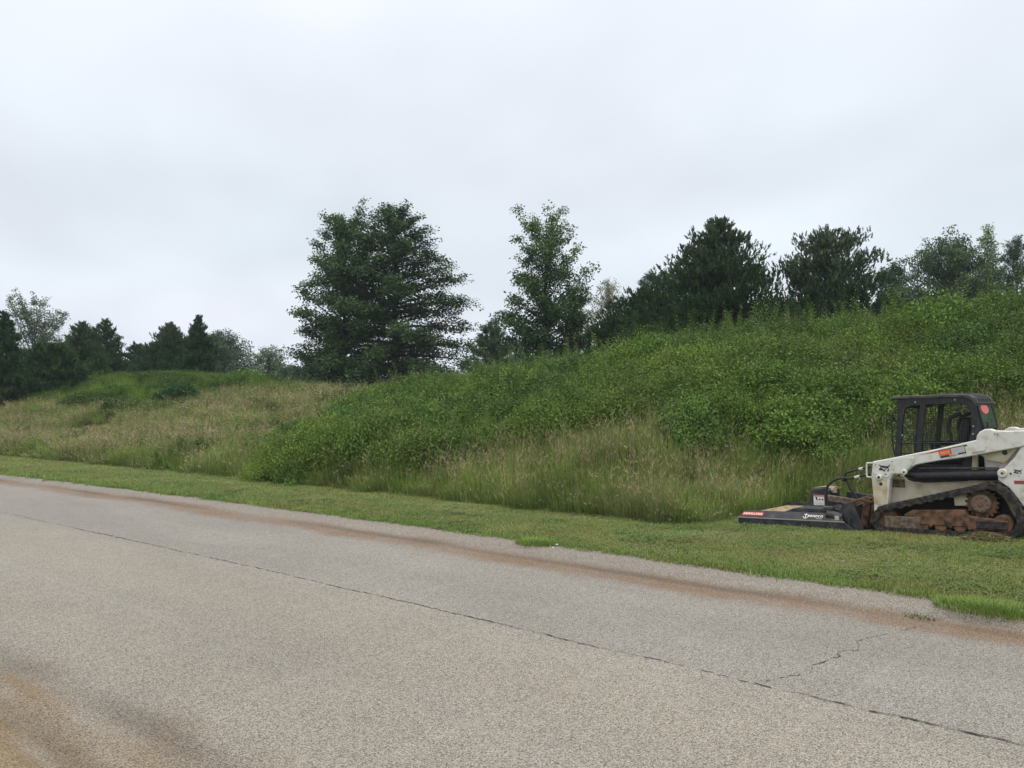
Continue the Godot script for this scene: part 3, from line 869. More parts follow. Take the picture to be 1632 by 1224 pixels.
	single_bush("dark_bush", "dark bush on the mound between yellow green bush and distant tree", -52.0, 35.4, 1.2, 1.9, Color(0.55, 0.6, 0.65))
	single_bush("brown_bush", "brown withered bush between the two cedars in the middle of the mound", -56.5, 28.6, 1.1, 1.3, Color(1.15, 0.62, 1.1))
	single_bush("brown_bush", "withered brown patch of shrub on the left shoulder of the thicket", -27.0, 24.9, 0.9, 0.9, Color(1.7, 0.85, 1.6))

func single_bush(called: String, label: String, x: float, v: float, r: float, h: float, k: Color) -> void:
	var t := thing(called, label, "shrub", at(x, v, -0.05))
	var cols := []
	for q in [Color(0.085, 0.17, 0.045), Color(0.11, 0.20, 0.055), Color(0.07, 0.14, 0.04)]:
		cols.append(Color(q.r * k.r, q.g * k.g, q.b * k.b))
	var g := Geo.new()
	for i in 7:
		var a := TAU * i / 7.0 + rnd(-0.3, 0.3)
		g.tube([Vector3(0, 0, 0), Vector3(cos(a) * r * 0.3, h * 0.4, sin(a) * r * 0.3), Vector3(cos(a) * r * 0.6, h * 0.8, sin(a) * r * 0.6)], 0.03, 0.008, 5, false)
	put("stems", g.mesh(), bark_m, t)
	put("leaves", bush_mesh(r, h, 4200, 0.10, cols), leaf_m, t).set_meta("kind", "stuff")


# ------------------------------------------------------------------ mown lawn
func lawn() -> void:
	var kinds := []
	for q in 3:
		var v := PackedVector3Array()
		var c := PackedColorArray()
		for i in 64:
			var p := Vector3(rnd(-0.17, 0.17), 0, rnd(-0.17, 0.17))
			var k := Color(0.195, 0.278, 0.07).lerp(Color(0.31, 0.335, 0.125), rng.randf() * rng.randf())
			if rng.randf() < 0.07: k = Color(0.27, 0.22, 0.13)
			k = k * rnd(0.75, 1.2)
			blade(v, c, p, rnd(0, TAU), rnd(0.025, 0.07), rnd(0.006, 0.010), rnd(0.3, 1.3), k * 0.8, k, 2)
		kinds.append(arr_mesh(v, c))
	var xf := [[], [], []]
	var cs := [[], [], []]
	for i in 60000:
		var x := -48.0 + 51.0 * pow(rng.randf(), 0.62)
		var w := rnd(8.74, 16.0)
		var v := w + bend(x)
		if not seen(x, v): continue
		var u := v - 0.4 * bend(x)
		var edge := 12.35 + 3.2 * ss(-8.0, -6.4, x) + n2(x, 0.0, 0.5) * 0.2
		if u > edge + 0.3: continue
		if x > -6.7 and v > 13.08 and v < 14.85: continue      # grass left out so a dark contact shadow gathers under the machine
		var dist := Vector2(x, v).length()
		if rng.randf() > clampf(19.0 / dist, 0.25, 1.0): continue
		var sc := clampf(dist / 14.0, 1.0, 2.0) * rnd(0.8, 1.25)
		var tall := 1.0
		if w < 9.05: tall = rnd(1.0, 1.7)
		if w < 8.84 + 0.10 * n2(x, 1.0, 1.1): continue
		var k := rng.randi() % 3
		xf[k].append(Transform3D(Basis(Vector3.UP, rnd(0, TAU)).scaled(Vector3(sc, (0.6 + 0.4 * sc) * tall * (1.0 + 0.4 * n2(x, v, 0.8)), sc)), at(x, v, 0.0)))
		var a := n2(x, v, 0.55)
		var b := n2(x + 20.0, v * 2.0, 0.28)
		var t := Color(1.0 + 0.28 * a + 0.3 * b, 1.0 + 0.18 * a + 0.12 * b, 1.0 + 0.3 * a + 0.2 * b)
		t = t.lerp(Color(1.18, 0.86, 1.05), clampf(n2(x + 70.0, v * 1.6, 0.6) * 1.9 - 0.2, 0, 0.85))
		if w < 9.1: t = t * Color(0.85, 1.0, 0.8)
		cs[k].append(t)
	# low broad leaved weeds and bits of cut straw in it
	var wv := PackedVector3Array()
	var wc := PackedColorArray()
	for i in 40:
		var a := rnd(0, TAU)
		var q := 0.16 * sqrt(rng.randf())
		leaf(wv, wc, Vector3(cos(a) * q, rnd(0.02, 0.06), sin(a) * q), Vector3(cos(a * 3.0), rnd(-0.1, 0.5), sin(a * 3.0)).normalized(), Vector3.UP, rnd(0.025, 0.05), rnd(0.02, 0.035), Color(0.13, 0.19, 0.06) * rnd(0.75, 1.2))
	var sv := PackedVector3Array()
	var sc2 := PackedColorArray()
	for i in 26:
		var p := Vector3(rnd(-0.25, 0.25), rnd(0.03, 0.07), rnd(-0.25, 0.25))
		var d := Vector3(rnd(-1, 1), rnd(-0.1, 0.1), rnd(-1, 1)).normalized() * rnd(0.03, 0.09)
		var sd := d.cross(Vector3.UP).normalized() * 0.004
		var kk := Color(0.42, 0.36, 0.21) * rnd(0.7, 1.1)
		sv.append_array([p - sd, p + sd, p + d])
		sc2.append_array([kk, kk, kk])
	var wx := [[], []]
	var wk := [[], []]
	for i in 9000:
		var x := -30.0 + 33.0 * pow(rng.randf(), 0.7)
		var w := rnd(8.9, 15.5)
		var v := w + bend(x)
		if not seen(x, v) or v - 0.4 * bend(x) > 12.3 + 3.2 * ss(-8.0, -6.4, x): continue
		var j := 0 if n2(x + 12.0, v * 1.5, 0.5) > 0.12 else (1 if n2(x + 42.0, v, 0.4) > 0.15 else -1)
		if j < 0 or rng.randf() < 0.6: continue
		wx[j].append(Transform3D(Basis(Vector3.UP, rnd(0, TAU)), at(x, v)))
		wk[j].append(Color(1, 1, 1) * rnd(0.8, 1.2))
	tag(scatter("lawn_weeds", arr_mesh(wv, wc), leaf_m, wx[0], wk[0]), "low broad leaved weeds in patches of the mown verge", "weeds", "", "stuff")
	tag(scatter("cut_straw", arr_mesh(sv, sc2), leaf_m, wx[1], wk[1]), "dry cut grass lying in patches on the mown verge", "clippings", "", "stuff")
	for k in 3:
		tag(scatter("lawn_grass", kinds[k], leaf_m, xf[k], cs[k]), "short mown grass of the verge between kerb and tall grass", "grass", "mown verge grass", "stuff")


# ------------------------------------------------------------------ tall grass
func grass_tuft(count: int, h0: float, h1: float, wd: float, spread: float, lean: float, c0: Color, c1: Color, seed_part := 0.0, sc := Color.WHITE) -> ArrayMesh:
	var v := PackedVector3Array()
	var c := PackedColorArray()
	for i in count:
		var a := rnd(0, TAU)
		var p := Vector3(cos(a), 0, sin(a)) * spread * sqrt(rng.randf())
		var h := rnd(h0, h1)
		var l := rnd(0.02, lean)
		var k := rnd(0.75, 1.25)
		var yaw := a + rnd(-1.2, 1.2)
		var seeded := rng.randf() < seed_part
		if not seeded: h *= rnd(0.45, 0.9)
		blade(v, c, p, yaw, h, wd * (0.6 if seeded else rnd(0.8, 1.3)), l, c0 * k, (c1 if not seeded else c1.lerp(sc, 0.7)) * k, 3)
		if seeded:   # an airy seed head on the upper third of the stem
			var out := Vector3(cos(yaw), 0, sin(yaw))
			for j in 6:
				var t := rnd(0.62, 1.0)
				var q := p + Vector3.UP * h * t * (1.0 - 0.35 * l * t) + out * l * h * t * t
				var d := (dir3() * 0.8 + Vector3(0, 1.0, 0)).normalized()
				var s := d.cross(dir3()).normalized() * rnd(0.004, 0.008)
				var e := q + d * rnd(0.05, 0.11)
				v.append_array([q - s * 0.4, q + s, e])
				c.append_array([sc * k, sc * k, sc * k * 1.1])
	return arr_mesh(v, c)

func weed_mesh(h: float, stems: int, l: float, k: Color) -> ArrayMesh:
	var v := PackedVector3Array()
	var c := PackedColorArray()
	for s in stems:
		var a := rnd(0, TAU)
		var out := Vector3(cos(a), 0, sin(a)) * rnd(0.0, 0.35)
		var hh := h * rnd(0.7, 1.0)
		for i in 34:
			var f := rnd(0.15, 1.0)
			var b := rnd(0, TAU)
			var p := out * f * hh + Vector3.UP * hh * f
			leaf(v, c, p, Vector3(cos(b), rnd(0.0, 0.9), sin(b)).normalized(), Vector3.UP, l * rnd(0.7, 1.2) * (1.25 - 0.6 * f), l * 0.24, k * rnd(0.7, 1.25))
		blade(v, c, Vector3.ZERO, a, hh, 0.014, out.length() * 0.9, k * 0.7, k)
	return arr_mesh(v, c)

func meadow() -> void:
	var green := Color(0.135, 0.215, 0.055)
	var lime := Color(0.25, 0.325, 0.085)
	var tan := Color(0.37, 0.31, 0.19)
	var pink := Color(0.40, 0.31, 0.20)
	var kinds := [
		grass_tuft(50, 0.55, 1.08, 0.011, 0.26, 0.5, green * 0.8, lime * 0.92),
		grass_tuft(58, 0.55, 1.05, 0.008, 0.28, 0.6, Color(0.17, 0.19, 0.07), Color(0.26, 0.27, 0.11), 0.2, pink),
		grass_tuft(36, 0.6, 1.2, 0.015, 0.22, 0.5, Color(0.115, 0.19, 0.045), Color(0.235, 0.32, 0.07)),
		weed_mesh(0.85, 5, 0.13, Color(0.128, 0.205, 0.05)),
		grass_tuft(50, 0.35, 0.7, 0.009, 0.28, 0.7, Color(0.10, 0.12, 0.045), Color(0.18, 0.185, 0.08), 0.1, tan),
	]
	var xf := [[], [], [], [], []]
	var cs := [[], [], [], [], []]
	for i in 110000:
		var x := -92.0 + 96.0 * pow(rng.randf(), 0.8)
		var v := 10.0 + 28.0 * pow(rng.randf(), 1.3)
		if not seen(x, v): continue
		var u := v - 0.4 * bend(x)
		var edge := 12.25 + 3.1 * ss(-7.6, -6.7, x) + n2(x, 0.0, 0.5) * 0.25 + n2(x, 5.0, 2.2) * 0.15
		if u < edge: continue
		var th := thicket(x, v)
		var within := th > 0.5
		if rng.randf() < th * 0.955: continue
		var clay := exp(-pow((x + 39.6) / 1.5, 2.0) - pow((v - 16.1) / 1.0, 2.0))
		if rng.randf() < clay * 2.0: continue
		var dist := Vector2(x, v).length()
		if rng.randf() > clampf(22.0 / dist, 0.3, 1.0): continue
		# which grass grows here
		var a := n2(x, v, 0.22) + 0.5 * n2(x, v, 0.8)
		var b := n2(x + 33.0, v, 0.3) + 0.5 * n2(x, v + 50.0, 1.1)
		var leftness := ss(-20.0, -27.0, x)
		var high := ss(17.5, 21.5, u) * ss(-36.0, -44.0, x)
		var k := 0
		var fringe := 1.0 - ss(0.0, 0.7, u - edge)
		var pinkness := clampf(lerpf(0.13, 0.36, leftness) + 0.08 * ss(-9.5, -7.5, x) + 0.55 * a, 0.03, lerpf(0.24, 0.4, leftness)) * (1.0 - 0.9 * high)
		var q := rng.randf()
		if q < pinkness * (1.0 - fringe * 0.75): k = 1
		elif rng.randf() < 0.45 * fringe: k = 4
		elif b > 0.35 and rng.randf() < (0.12 if x > -20.0 else 0.35): k = 3
		elif rng.randf() < 0.40 + 0.3 * b: k = 2
		var clumpy := n2(x + 61.0, v, 0.9) > 0.38 and x > -21.0 and not within
		if clumpy and rng.randf() < 0.5: k = 1
		if within: k = 2 if rng.randf() < 0.6 else 0
		var sc := clampf(dist / 24.0, 0.9, 1.5) * rnd(0.8, 1.2)
		var hgt := rnd(0.65, 1.1) * (1.0 - 0.3 * fringe) * (1.4 if within else (1.25 if clumpy else lerpf(0.8, 1.12, clampf(0.5 + n2(x, v + 20.0, 0.7), 0, 1)))) * (1.0 - 0.6 * exp(-pow((x + 38.4) / 2.4, 2.0) - pow((v - 15.2) / 1.4, 2.0)))
		if high > 0.5:
			hgt *= 1.15
			if k == 1 or k == 4: k = 3 if rng.randf() < 0.5 else 2
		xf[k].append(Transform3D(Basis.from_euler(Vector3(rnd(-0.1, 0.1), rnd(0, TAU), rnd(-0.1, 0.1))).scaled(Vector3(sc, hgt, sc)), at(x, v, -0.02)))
		var t := Color(1, 1, 1) * (1.0 + 0.42 * n2(x + 9.0, v, 0.45) + 0.3 * n2(x, v + 9.0, 1.3) + rnd(-0.15, 0.15))
		if high > 0.5: t = t * Color(0.66, 0.78, 0.55)
		cs[k].append(t)
	var names := ["tall_grass", "seeding_grass", "broad_grass", "leafy_weeds", "fringe_grass"]
	var labels := ["tall green grass growing on the slope behind the mown verge", "pinkish tan seeding grass growing on the slope and beside the thicket", "broad bladed yellow green grass in the strip before the thicket", "dark leafy weeds growing among the tall grass", "drooping grass along the edge of the mown verge"]
	for k in 5:
		tag(scatter(names[k], kinds[k], leaf_m, xf[k], cs[k]), labels[k], "grass" if k != 3 else "weeds", "", "stuff")


# ------------------------------------------------------------------ the tracked loader (its own axes: x to the rear, y up, z towards the road)
var paint: StandardMaterial3D
var dusty: StandardMaterial3D
var black: StandardMaterial3D
var mud: StandardMaterial3D
var rubber: StandardMaterial3D
var steel: StandardMaterial3D
var print_black: StandardMaterial3D
var print_white: StandardMaterial3D
var print_red: StandardMaterial3D

func machine_materials() -> void:
	paint = tex_mat(noise_tex(0.012, [Color(0.74, 0.71, 0.65), Color(0.81, 0.805, 0.78), Color(0.84, 0.835, 0.82)], [0.12, 0.4, 0.8], 512, FastNoiseLite.TYPE_SIMPLEX_SMOOTH, 6), 0.9, 0.42)
	dusty = tex_mat(noise_tex(0.007, [Color(0.66, 0.58, 0.46), Color(0.74, 0.69, 0.58), Color(0.78, 0.75, 0.67)], [0.1, 0.45, 0.8], 512, FastNoiseLite.TYPE_SIMPLEX_SMOOTH, 6, 8), 1.1, 0.75)
	black = tex_mat(noise_tex(0.03, [Color(0.075, 0.08, 0.10), Color(0.115, 0.12, 0.14), Color(0.19, 0.185, 0.18)], [0.3, 0.6, 0.95], 256), 1.2, 0.5)
	mud = tex_mat(noise_tex(0.007, [Color(0.22, 0.17, 0.135), Color(0.385, 0.295, 0.225), Color(0.50, 0.36, 0.265)], [0.15, 0.5, 0.85], 512, FastNoiseLite.TYPE_SIMPLEX_SMOOTH, 6, 5), 1.6, 0.95)
	rubber = tex_mat(noise_tex(0.03, [Color(0.11, 0.105, 0.105), Color(0.20, 0.19, 0.18), Color(0.36, 0.29, 0.23)], [0.3, 0.6, 0.92], 256, FastNoiseLite.TYPE_SIMPLEX_SMOOTH, 5, 9), 1.3, 0.9)
	steel = tex_mat(noise_tex(0.03, [Color(0.30, 0.24, 0.19), Color(0.46, 0.41, 0.36)], [0.2, 0.8], 256), 1.5, 0.7)
	print_black = mat(0.02, 0.02, 0.022, 0.5)
	print_white = mat(0.72, 0.70, 0.66, 0.6)
	print_red = mat(0.55, 0.06, 0.045, 0.5)

func part(g: Geo, called: String, m: Material, parent: Node) -> MeshInstance3D:
	return put(called, g.mesh(), m, parent)

func P2(list: Array) -> Array:
	var r := []
	for i in range(0, list.size(), 2): r.append(Vector2(list[i], list[i + 1]))
	return r

func lettering(text: String, m: Material, parent: Node, width: float, height: float, xf: Transform3D, called := "lettering") -> void:
	var t := TextMesh.new()
	var f := SystemFont.new()
	f.font_names = PackedStringArray(["Droid Sans"])
	f.font_weight = 700
	t.font = f
	t.text = text
	t.font_size = 32
	t.pixel_size = 0.01
	t.depth = 0.02
	t.curve_step = 2.0
	var box := t.get_aabb()
	var o := MeshInstance3D.new()
	o.name = called
	o.mesh = t
	t.material = m
	parent.add_child(o, true)
	var s := Vector3(width / maxf(0.01, box.size.x), height / maxf(0.01, box.size.y), 0.15)
	o.transform = xf * Transform3D(Basis().scaled(s), Vector3(-(box.position.x + box.size.x / 2) * s.x, -(box.position.y + box.size.y / 2) * s.y, 0))

func cat_mark(parent: Node, x: float, y: float, s: float, z: float) -> void:
	var shapes := [
		[485, 185, 520, 225, 575, 248, 650, 255, 710, 270, 770, 268, 815, 242, 858, 205, 835, 260, 800, 295, 802, 340, 740, 345, 715, 320, 700, 330, 640, 320, 560, 312, 535, 285, 505, 240],
		[510, 340, 555, 316, 600, 345, 640, 375, 690, 380, 680, 440, 650, 440, 610, 405, 560, 405, 500, 395, 490, 370],
		[802, 342, 818, 385, 800, 430, 760, 445, 752, 405, 782, 392],
		[700, 332, 722, 345, 716, 395, 700, 400],
		[655, 520, 720, 520, 730, 545, 690, 556],
	]
	var g := Geo.new()
	for sh in shapes:
		var p := []
		for i in range(0, sh.size(), 2): p.append(Vector2(x + (sh[i] - 485) * s, y - (sh[i + 1] - 185) * s))
		g.extr(p, z, z + 0.003, 0.0)
	part(g, "emblem", print_black, parent)

func smooth(list: Array, per: int) -> Array:
	var r := []
	var k := list.size()
	for i in k:
		for j in per:
			r.append(list[i].cubic_interpolate(list[(i + 1) % k], list[(i + k - 1) % k], list[(i + 2) % k], float(j) / per))
	return r

func curve3(pts: Array, per := 6) -> Array:
	var r := []
	for i in pts.size() - 1:
		for j in per:
			r.append(pts[i].cubic_interpolate(pts[i + 1], pts[maxi(i - 1, 0)], pts[mini(i + 2, pts.size() - 1)], float(j) / per))
	r.append(pts[-1])
	return r

func loader() -> void:
	var t := thing("track_loader", "white compact track loader with black caged cab and muddy tracks", "loader", Vector3(-3.6, 0.10, -13.0))
	t.rotation.z = deg_to_rad(2.4)
	# --- tracks
	make_track(t, 0.0)
	make_track(t, -1.45)
	# --- chassis
	var g := Geo.new()
	g.box(Vector3(-0.70, 0.24, -1.42), Vector3(0.95, 0.80, -0.38), 0.02)
	part(g, "chassis", black, t)
	for z in [-0.40, -1.50]:
		g = Geo.new()
		g.extr(P2([-0.78, 0.86, -0.60, 0.83, -0.545, 0.765, -0.472, 0.737, -0.326, 0.721, 0.278, 0.757, 0.33, 0.85, 0.365, 1.125, 0.416, 1.125, 0.405, 0.79, 0.664, 0.775, 0.80, 0.68, 0.90, 0.50, 0.90, 0.25, -0.80, 0.25]), z, z + 0.10, 0.008)
		var b := part(g, "body_side", dusty, t)
		if z > -1.0:
			g = Geo.new()
			g.box(Vector3(-0.745, 0.655, z + 0.098), Vector3(-0.56, 0.775, z + 0.106), 0.003)
			part(g, "worn_plate", steel, b)
			g = Geo.new()
			g.disc(-0.64, 0.845, 0.022, z + 0.09, z + 0.108, 12, 0.0)
			part(g, "hole", print_black, b)
	# --- rear tower and engine cover
	for z in [-0.30, -1.66]:
		g = Geo.new()
		g.extr(P2([1.32, 1.24, 1.05, 1.318, 1.005, 1.248, 0.919, 1.106, 0.80, 0.971, 0.722, 0.90, 0.702, 0.84, 0.705, 0.79, 0.83, 0.69, 0.935, 0.53, 1.015, 0.40, 1.06, 0.30, 1.32, 0.30]), z, z + 0.16, 0.012)
		var tw := part(g, "rear_upright", paint, t)
		if z > -1.0:
			g = Geo.new()
			g.box(Vector3(0.895, 0.747, z + 0.16), Vector3(1.25, 0.793, z + 0.163), 0.0)
			part(g, "red_stripe", mat(0.30, 0.045, 0.05, 0.5), tw)
			cat_mark(tw, 0.895, 0.955, 0.000284, z + 0.16)
			g = Geo.new()
			g.disc(0.860, 0.886, 0.014, z + 0.155, z + 0.164, 12, 0.0)
			part(g, "hole", print_black, tw)
			g = Geo.new()
			g.disc(0.763, 0.890, 0.062, z + 0.10, z + 0.19, 20, 0.012)
			part(g, "pin_boss", paint, tw)
			g = Geo.new()
			g.disc(0.763, 0.890, 0.018, z + 0.188, z + 0.195, 10, 0.0)
			part(g, "pin", steel, tw)
	g = Geo.new()
	g.box(Vector3(0.50, 0.80, -1.48), Vector3(1.36, 1.405, -0.32), 0.03)
	var hood := part(g, "engine_cover", paint, t)
	g = Geo.new()
	g.box(Vector3(0.56, 1.40, -1.30), Vector3(1.34, 1.43, -0.42), 0.008)
	for i in 12:
		g.box(Vector3(0.60 + i * 0.06, 1.43, -1.26), Vector3(0.625 + i * 0.06, 1.445, -0.46), 0.003)
	part(g, "grille", mat(0.13, 0.095, 0.08, 0.9), hood)
	g = Geo.new()
	g.tube([Vector3(0.50, 1.40, -0.62), Vector3(0.505, 1.58, -0.62)], 0.016, 0.012, 8)
	g.tube([Vector3(0.505, 1.585, -0.69), Vector3(0.505, 1.585, -0.55)], 0.012, 0.012, 8)
	part(g, "cover_latch", print_black, hood)
	# --- lift arms
	for z in [-0.26, -1.68]:
		make_arm(t, z)
	# the lift cylinder under the near arm and the plate behind it
	for z in [-0.24, -1.56]:
		g = Geo.new()
		g.tube([Vector3(-0.36, 0.832, z), Vector3(0.73, 0.865, z)], 0.078, 0.074, 18)
		var cy := part(g, "lift_cylinder", black, t)
		g = Geo.new()
		g.tube([Vector3(-0.52, 0.868, z), Vector3(-0.34, 0.833, z)], 0.062, 0.07, 14)
		part(g, "rod_end", black, cy)
		g = Geo.new()
		g.extr(P2([0.435, 1.15, 0.508, 1.12, 0.554, 1.065, 0.781, 1.02, 0.96, 1.23, 0.60, 1.22]), z - 0.05, z + 0.03, 0.008)
		var pl := part(g, "link_plate", dusty, t)
		g = Geo.new()
		g.disc(0.79, 1.165, 0.034, z + 0.02, z + 0.034, 16, 0.0)
		part(g, "hole", print_black, pl)
	g = Geo.new()
	g.tube([Vector3(-0.35, 0.945, -0.24), Vector3(0.70, 0.955, -0.24)], 0.012, 0.012, 6)
	part(g, "hydraulic_line", steel, t)
	make_cab(t)
	# --- front: cross tube, quick coupler, auxiliary block with its guard
	g = Geo.new()
	g.tube([Vector3(-0.84, 0.52, -0.24), Vector3(-0.84, 0.52, -1.60)], 0.07, 0.07, 14)
	part(g, "cross_tube", dusty, t)
	g = Geo.new()
	g.extr(P2([-1.16, 0.08, -1.02, 0.06, -0.93, 0.50, -1.02, 0.56, -1.08, 0.50]), -1.35, -0.42, 0.01)
	part(g, "quick_coupler", mud, t)
	g = Geo.new()
	g.tube(curve3([Vector3(-0.96, 1.018, -0.18), Vector3(-1.03, 1.018, -0.18), Vector3(-1.056, 1.0, -0.18), Vector3(-1.063, 0.84, -0.18), Vector3(-1.045, 0.812, -0.18), Vector3(-0.96, 0.805, -0.18)], 4), 0.013, 0.013, 8)
	var gd := part(g, "coupling_guard", paint, t)
	for i in 3:
		g = Geo.new()
		g.box(Vector3(-1.02, 0.835 + i * 0.055, -0.24), Vector3(-0.965, 0.875 + i * 0.055, -0.19), 0.006)
		part(g, "hydraulic_coupling", steel, gd)

func make_track(t: Node3D, dz: float) -> void:
	var outline := smooth(P2([-0.976, 0.132, -0.957, 0.23, -0.904, 0.34, -0.843, 0.40, -0.56, 0.474, -0.282, 0.544, 0.20, 0.668, 0.469, 0.738, 0.56, 0.765, 0.682, 0.757, 0.807, 0.701, 0.912, 0.597, 0.981, 0.441, 1.010, 0.319, 0.995, 0.161, 0.93, 0.07, 0.80, 0.015, 0.4, 0.0, 0.0, 0.0, -0.4, 0.0, -0.70, 0.0, -0.86, 0.03]), 8)
	# walk round it in even steps
	var walk := []
	var left := 0.0
	for i in outline.size():
		var a: Vector2 = outline[i]
		var b: Vector2 = outline[(i + 1) % outline.size()]
		var l := a.distance_to(b)
		while left < l:
			walk.append(a.lerp(b, left / l))
			left += 0.024
		left -= l
	var k := walk.size()
	var g := Geo.new()
	var outer := []
	var inner := []
	for i in k:
		var d: Vector2 = (walk[(i + 1) % k] - walk[(i + k - 1) % k]).normalized()
		var nn := Vector2(d.y, -d.x)
		var mid := Vector2(0.05, 0.3)
		if nn.dot(walk[i] - mid) < 0.0: nn = -nn
		outer.append(walk[i] + nn * (0.0 if i % 4 < 2 else -0.013))
		inner.append(walk[i] - nn * (0.098 if i % 6 < 3 else 0.082))
	for i in k:
		var j := (i + 1) % k
		var o0: Vector2 = outer[i]; var o1: Vector2 = outer[j]; var i0: Vector2 = inner[i]; var i1: Vector2 = inner[j]
		for z in [dz, dz - 0.35]:
			g.quad_out(Vector3(o0.x, o0.y, z), Vector3(o1.x, o1.y, z), Vector3(i1.x, i1.y, z), Vector3(i0.x, i0.y, z), Vector3(0, 0, 1 if z == dz else -1))
		g.quad(Vector3(o0.x, o0.y, dz), Vector3(o1.x, o1.y, dz), Vector3(o1.x, o1.y, dz - 0.35), Vector3(o0.x, o0.y, dz - 0.35))
		g.quad(Vector3(i0.x, i0.y, dz), Vector3(i1.x, i1.y, dz), Vector3(i1.x, i1.y, dz - 0.35), Vector3(i0.x, i0.y, dz - 0.35))
	var tr := part(g, "track", rubber, t)
	g = Geo.new()
	g.extr(P2([-0.513, 0.288, -0.40, 0.36, -0.1, 0.365, 0.29, 0.385, 0.33, 0.31, 0.395, 0.30, 0.814, 0.25, 0.808, 0.142, 0.60, 0.115, 0.45, 0.135, 0.33, 0.10, 0.30, 0.15, 0.13, 0.15, 0.09, 0.11, 0.05, 0.155, -0.12, 0.155, -0.16, 0.115, -0.20, 0.155, -0.35, 0.15, -0.40, 0.10, -0.486, 0.10]), dz - 0.28, dz - 0.035, 0.012)
	part(g, "track_frame", mud, tr)
	g = Geo.new()
	g.box(Vector3(-0.793, 0.085, dz - 0.16), Vector3(-0.30, 0.258, dz - 0.02), 0.01)
	part(g, "tensioner_arm", steel, tr)
	g = Geo.new()
	g.box(Vector3(0.43, 0.135, dz - 0.1), Vector3(0.80, 0.245, dz - 0.022), 0.01)
	part(g, "idler_arm", rubber, tr)
	g = Geo.new()
	g.disc(0.03, 0.215, 0.018, dz - 0.05, dz - 0.031, 12, 0.0)
	part(g, "hole", print_black, tr)
	g = Geo.new()
	g.disc(-0.765, 0.205, 0.155, dz - 0.28, dz - 0.06, 28, 0.02)
	part(g, "front_idler", mud, tr)
	g = Geo.new()
	g.disc(0.75, 0.205, 0.13, dz - 0.28, dz - 0.06, 28, 0.02)
	part(g, "rear_idler", mud, tr)
	for x in [-0.27, -0.035, 0.215, 0.45]:
		g = Geo.new()
		g.disc(x, 0.145, 0.088, dz - 0.24, dz - 0.05, 22, 0.016)
		part(g, "track_roller", mud, tr)
	g = Geo.new()
	g.disc(0.496, 0.476, 0.185, dz - 0.22, dz - 0.10, 76, 0.01, 19, 0.03)
	var sp := part(g, "drive_sprocket", mud, tr)
	g = Geo.new()
	g.disc(0.496, 0.476, 0.128, dz - 0.12, dz - 0.03, 28, 0.02)
	part(g, "hub", mat(0.17, 0.11, 0.085, 0.8), sp)
	for i in 9:
		g = Geo.new()
		g.disc(0.496 + 0.09 * cos(TAU * i / 9.0), 0.476 + 0.09 * sin(TAU * i / 9.0), 0.014, dz - 0.04, dz - 0.018, 6, 0.003)
		part(g, "hub_bolt", steel, sp)
	g = Geo.new()
	g.disc(0.496, 0.476, 0.04, dz - 0.04, dz - 0.02, 14, 0.006)
	part(g, "hub_cap", mud, sp)
	g = Geo.new()
	g.extr(P2([0.145, 0.43, 0.35, 0.435, 0.37, 0.60, 0.33, 0.575, 0.30, 0.60, 0.27, 0.57, 0.235, 0.60, 0.20, 0.57, 0.17, 0.595, 0.135, 0.565]), dz - 0.2, dz - 0.12, 0.006)
	part(g, "drive_guard", dusty, tr)
	for x in [-0.38, -0.325, -0.28]:
		g = Geo.new()
		g.disc(x, 0.44, 0.013, dz - 0.27, dz - 0.25, 8, 0.004)
		part(g, "bolt", steel, tr)
	g = Geo.new()
	g.extr(P2([-0.86, 0.15, -0.80, 0.33, -0.56, 0.42, -0.10, 0.53, 0.46, 0.675, 0.62, 0.64, 0.74, 0.52, 0.83, 0.30, 0.82, 0.06, -0.80, 0.05]), dz - 0.29, dz - 0.265, 0.0)
	part(g, "inner_plate", mat(0.022, 0.019, 0.017, 0.9), tr)

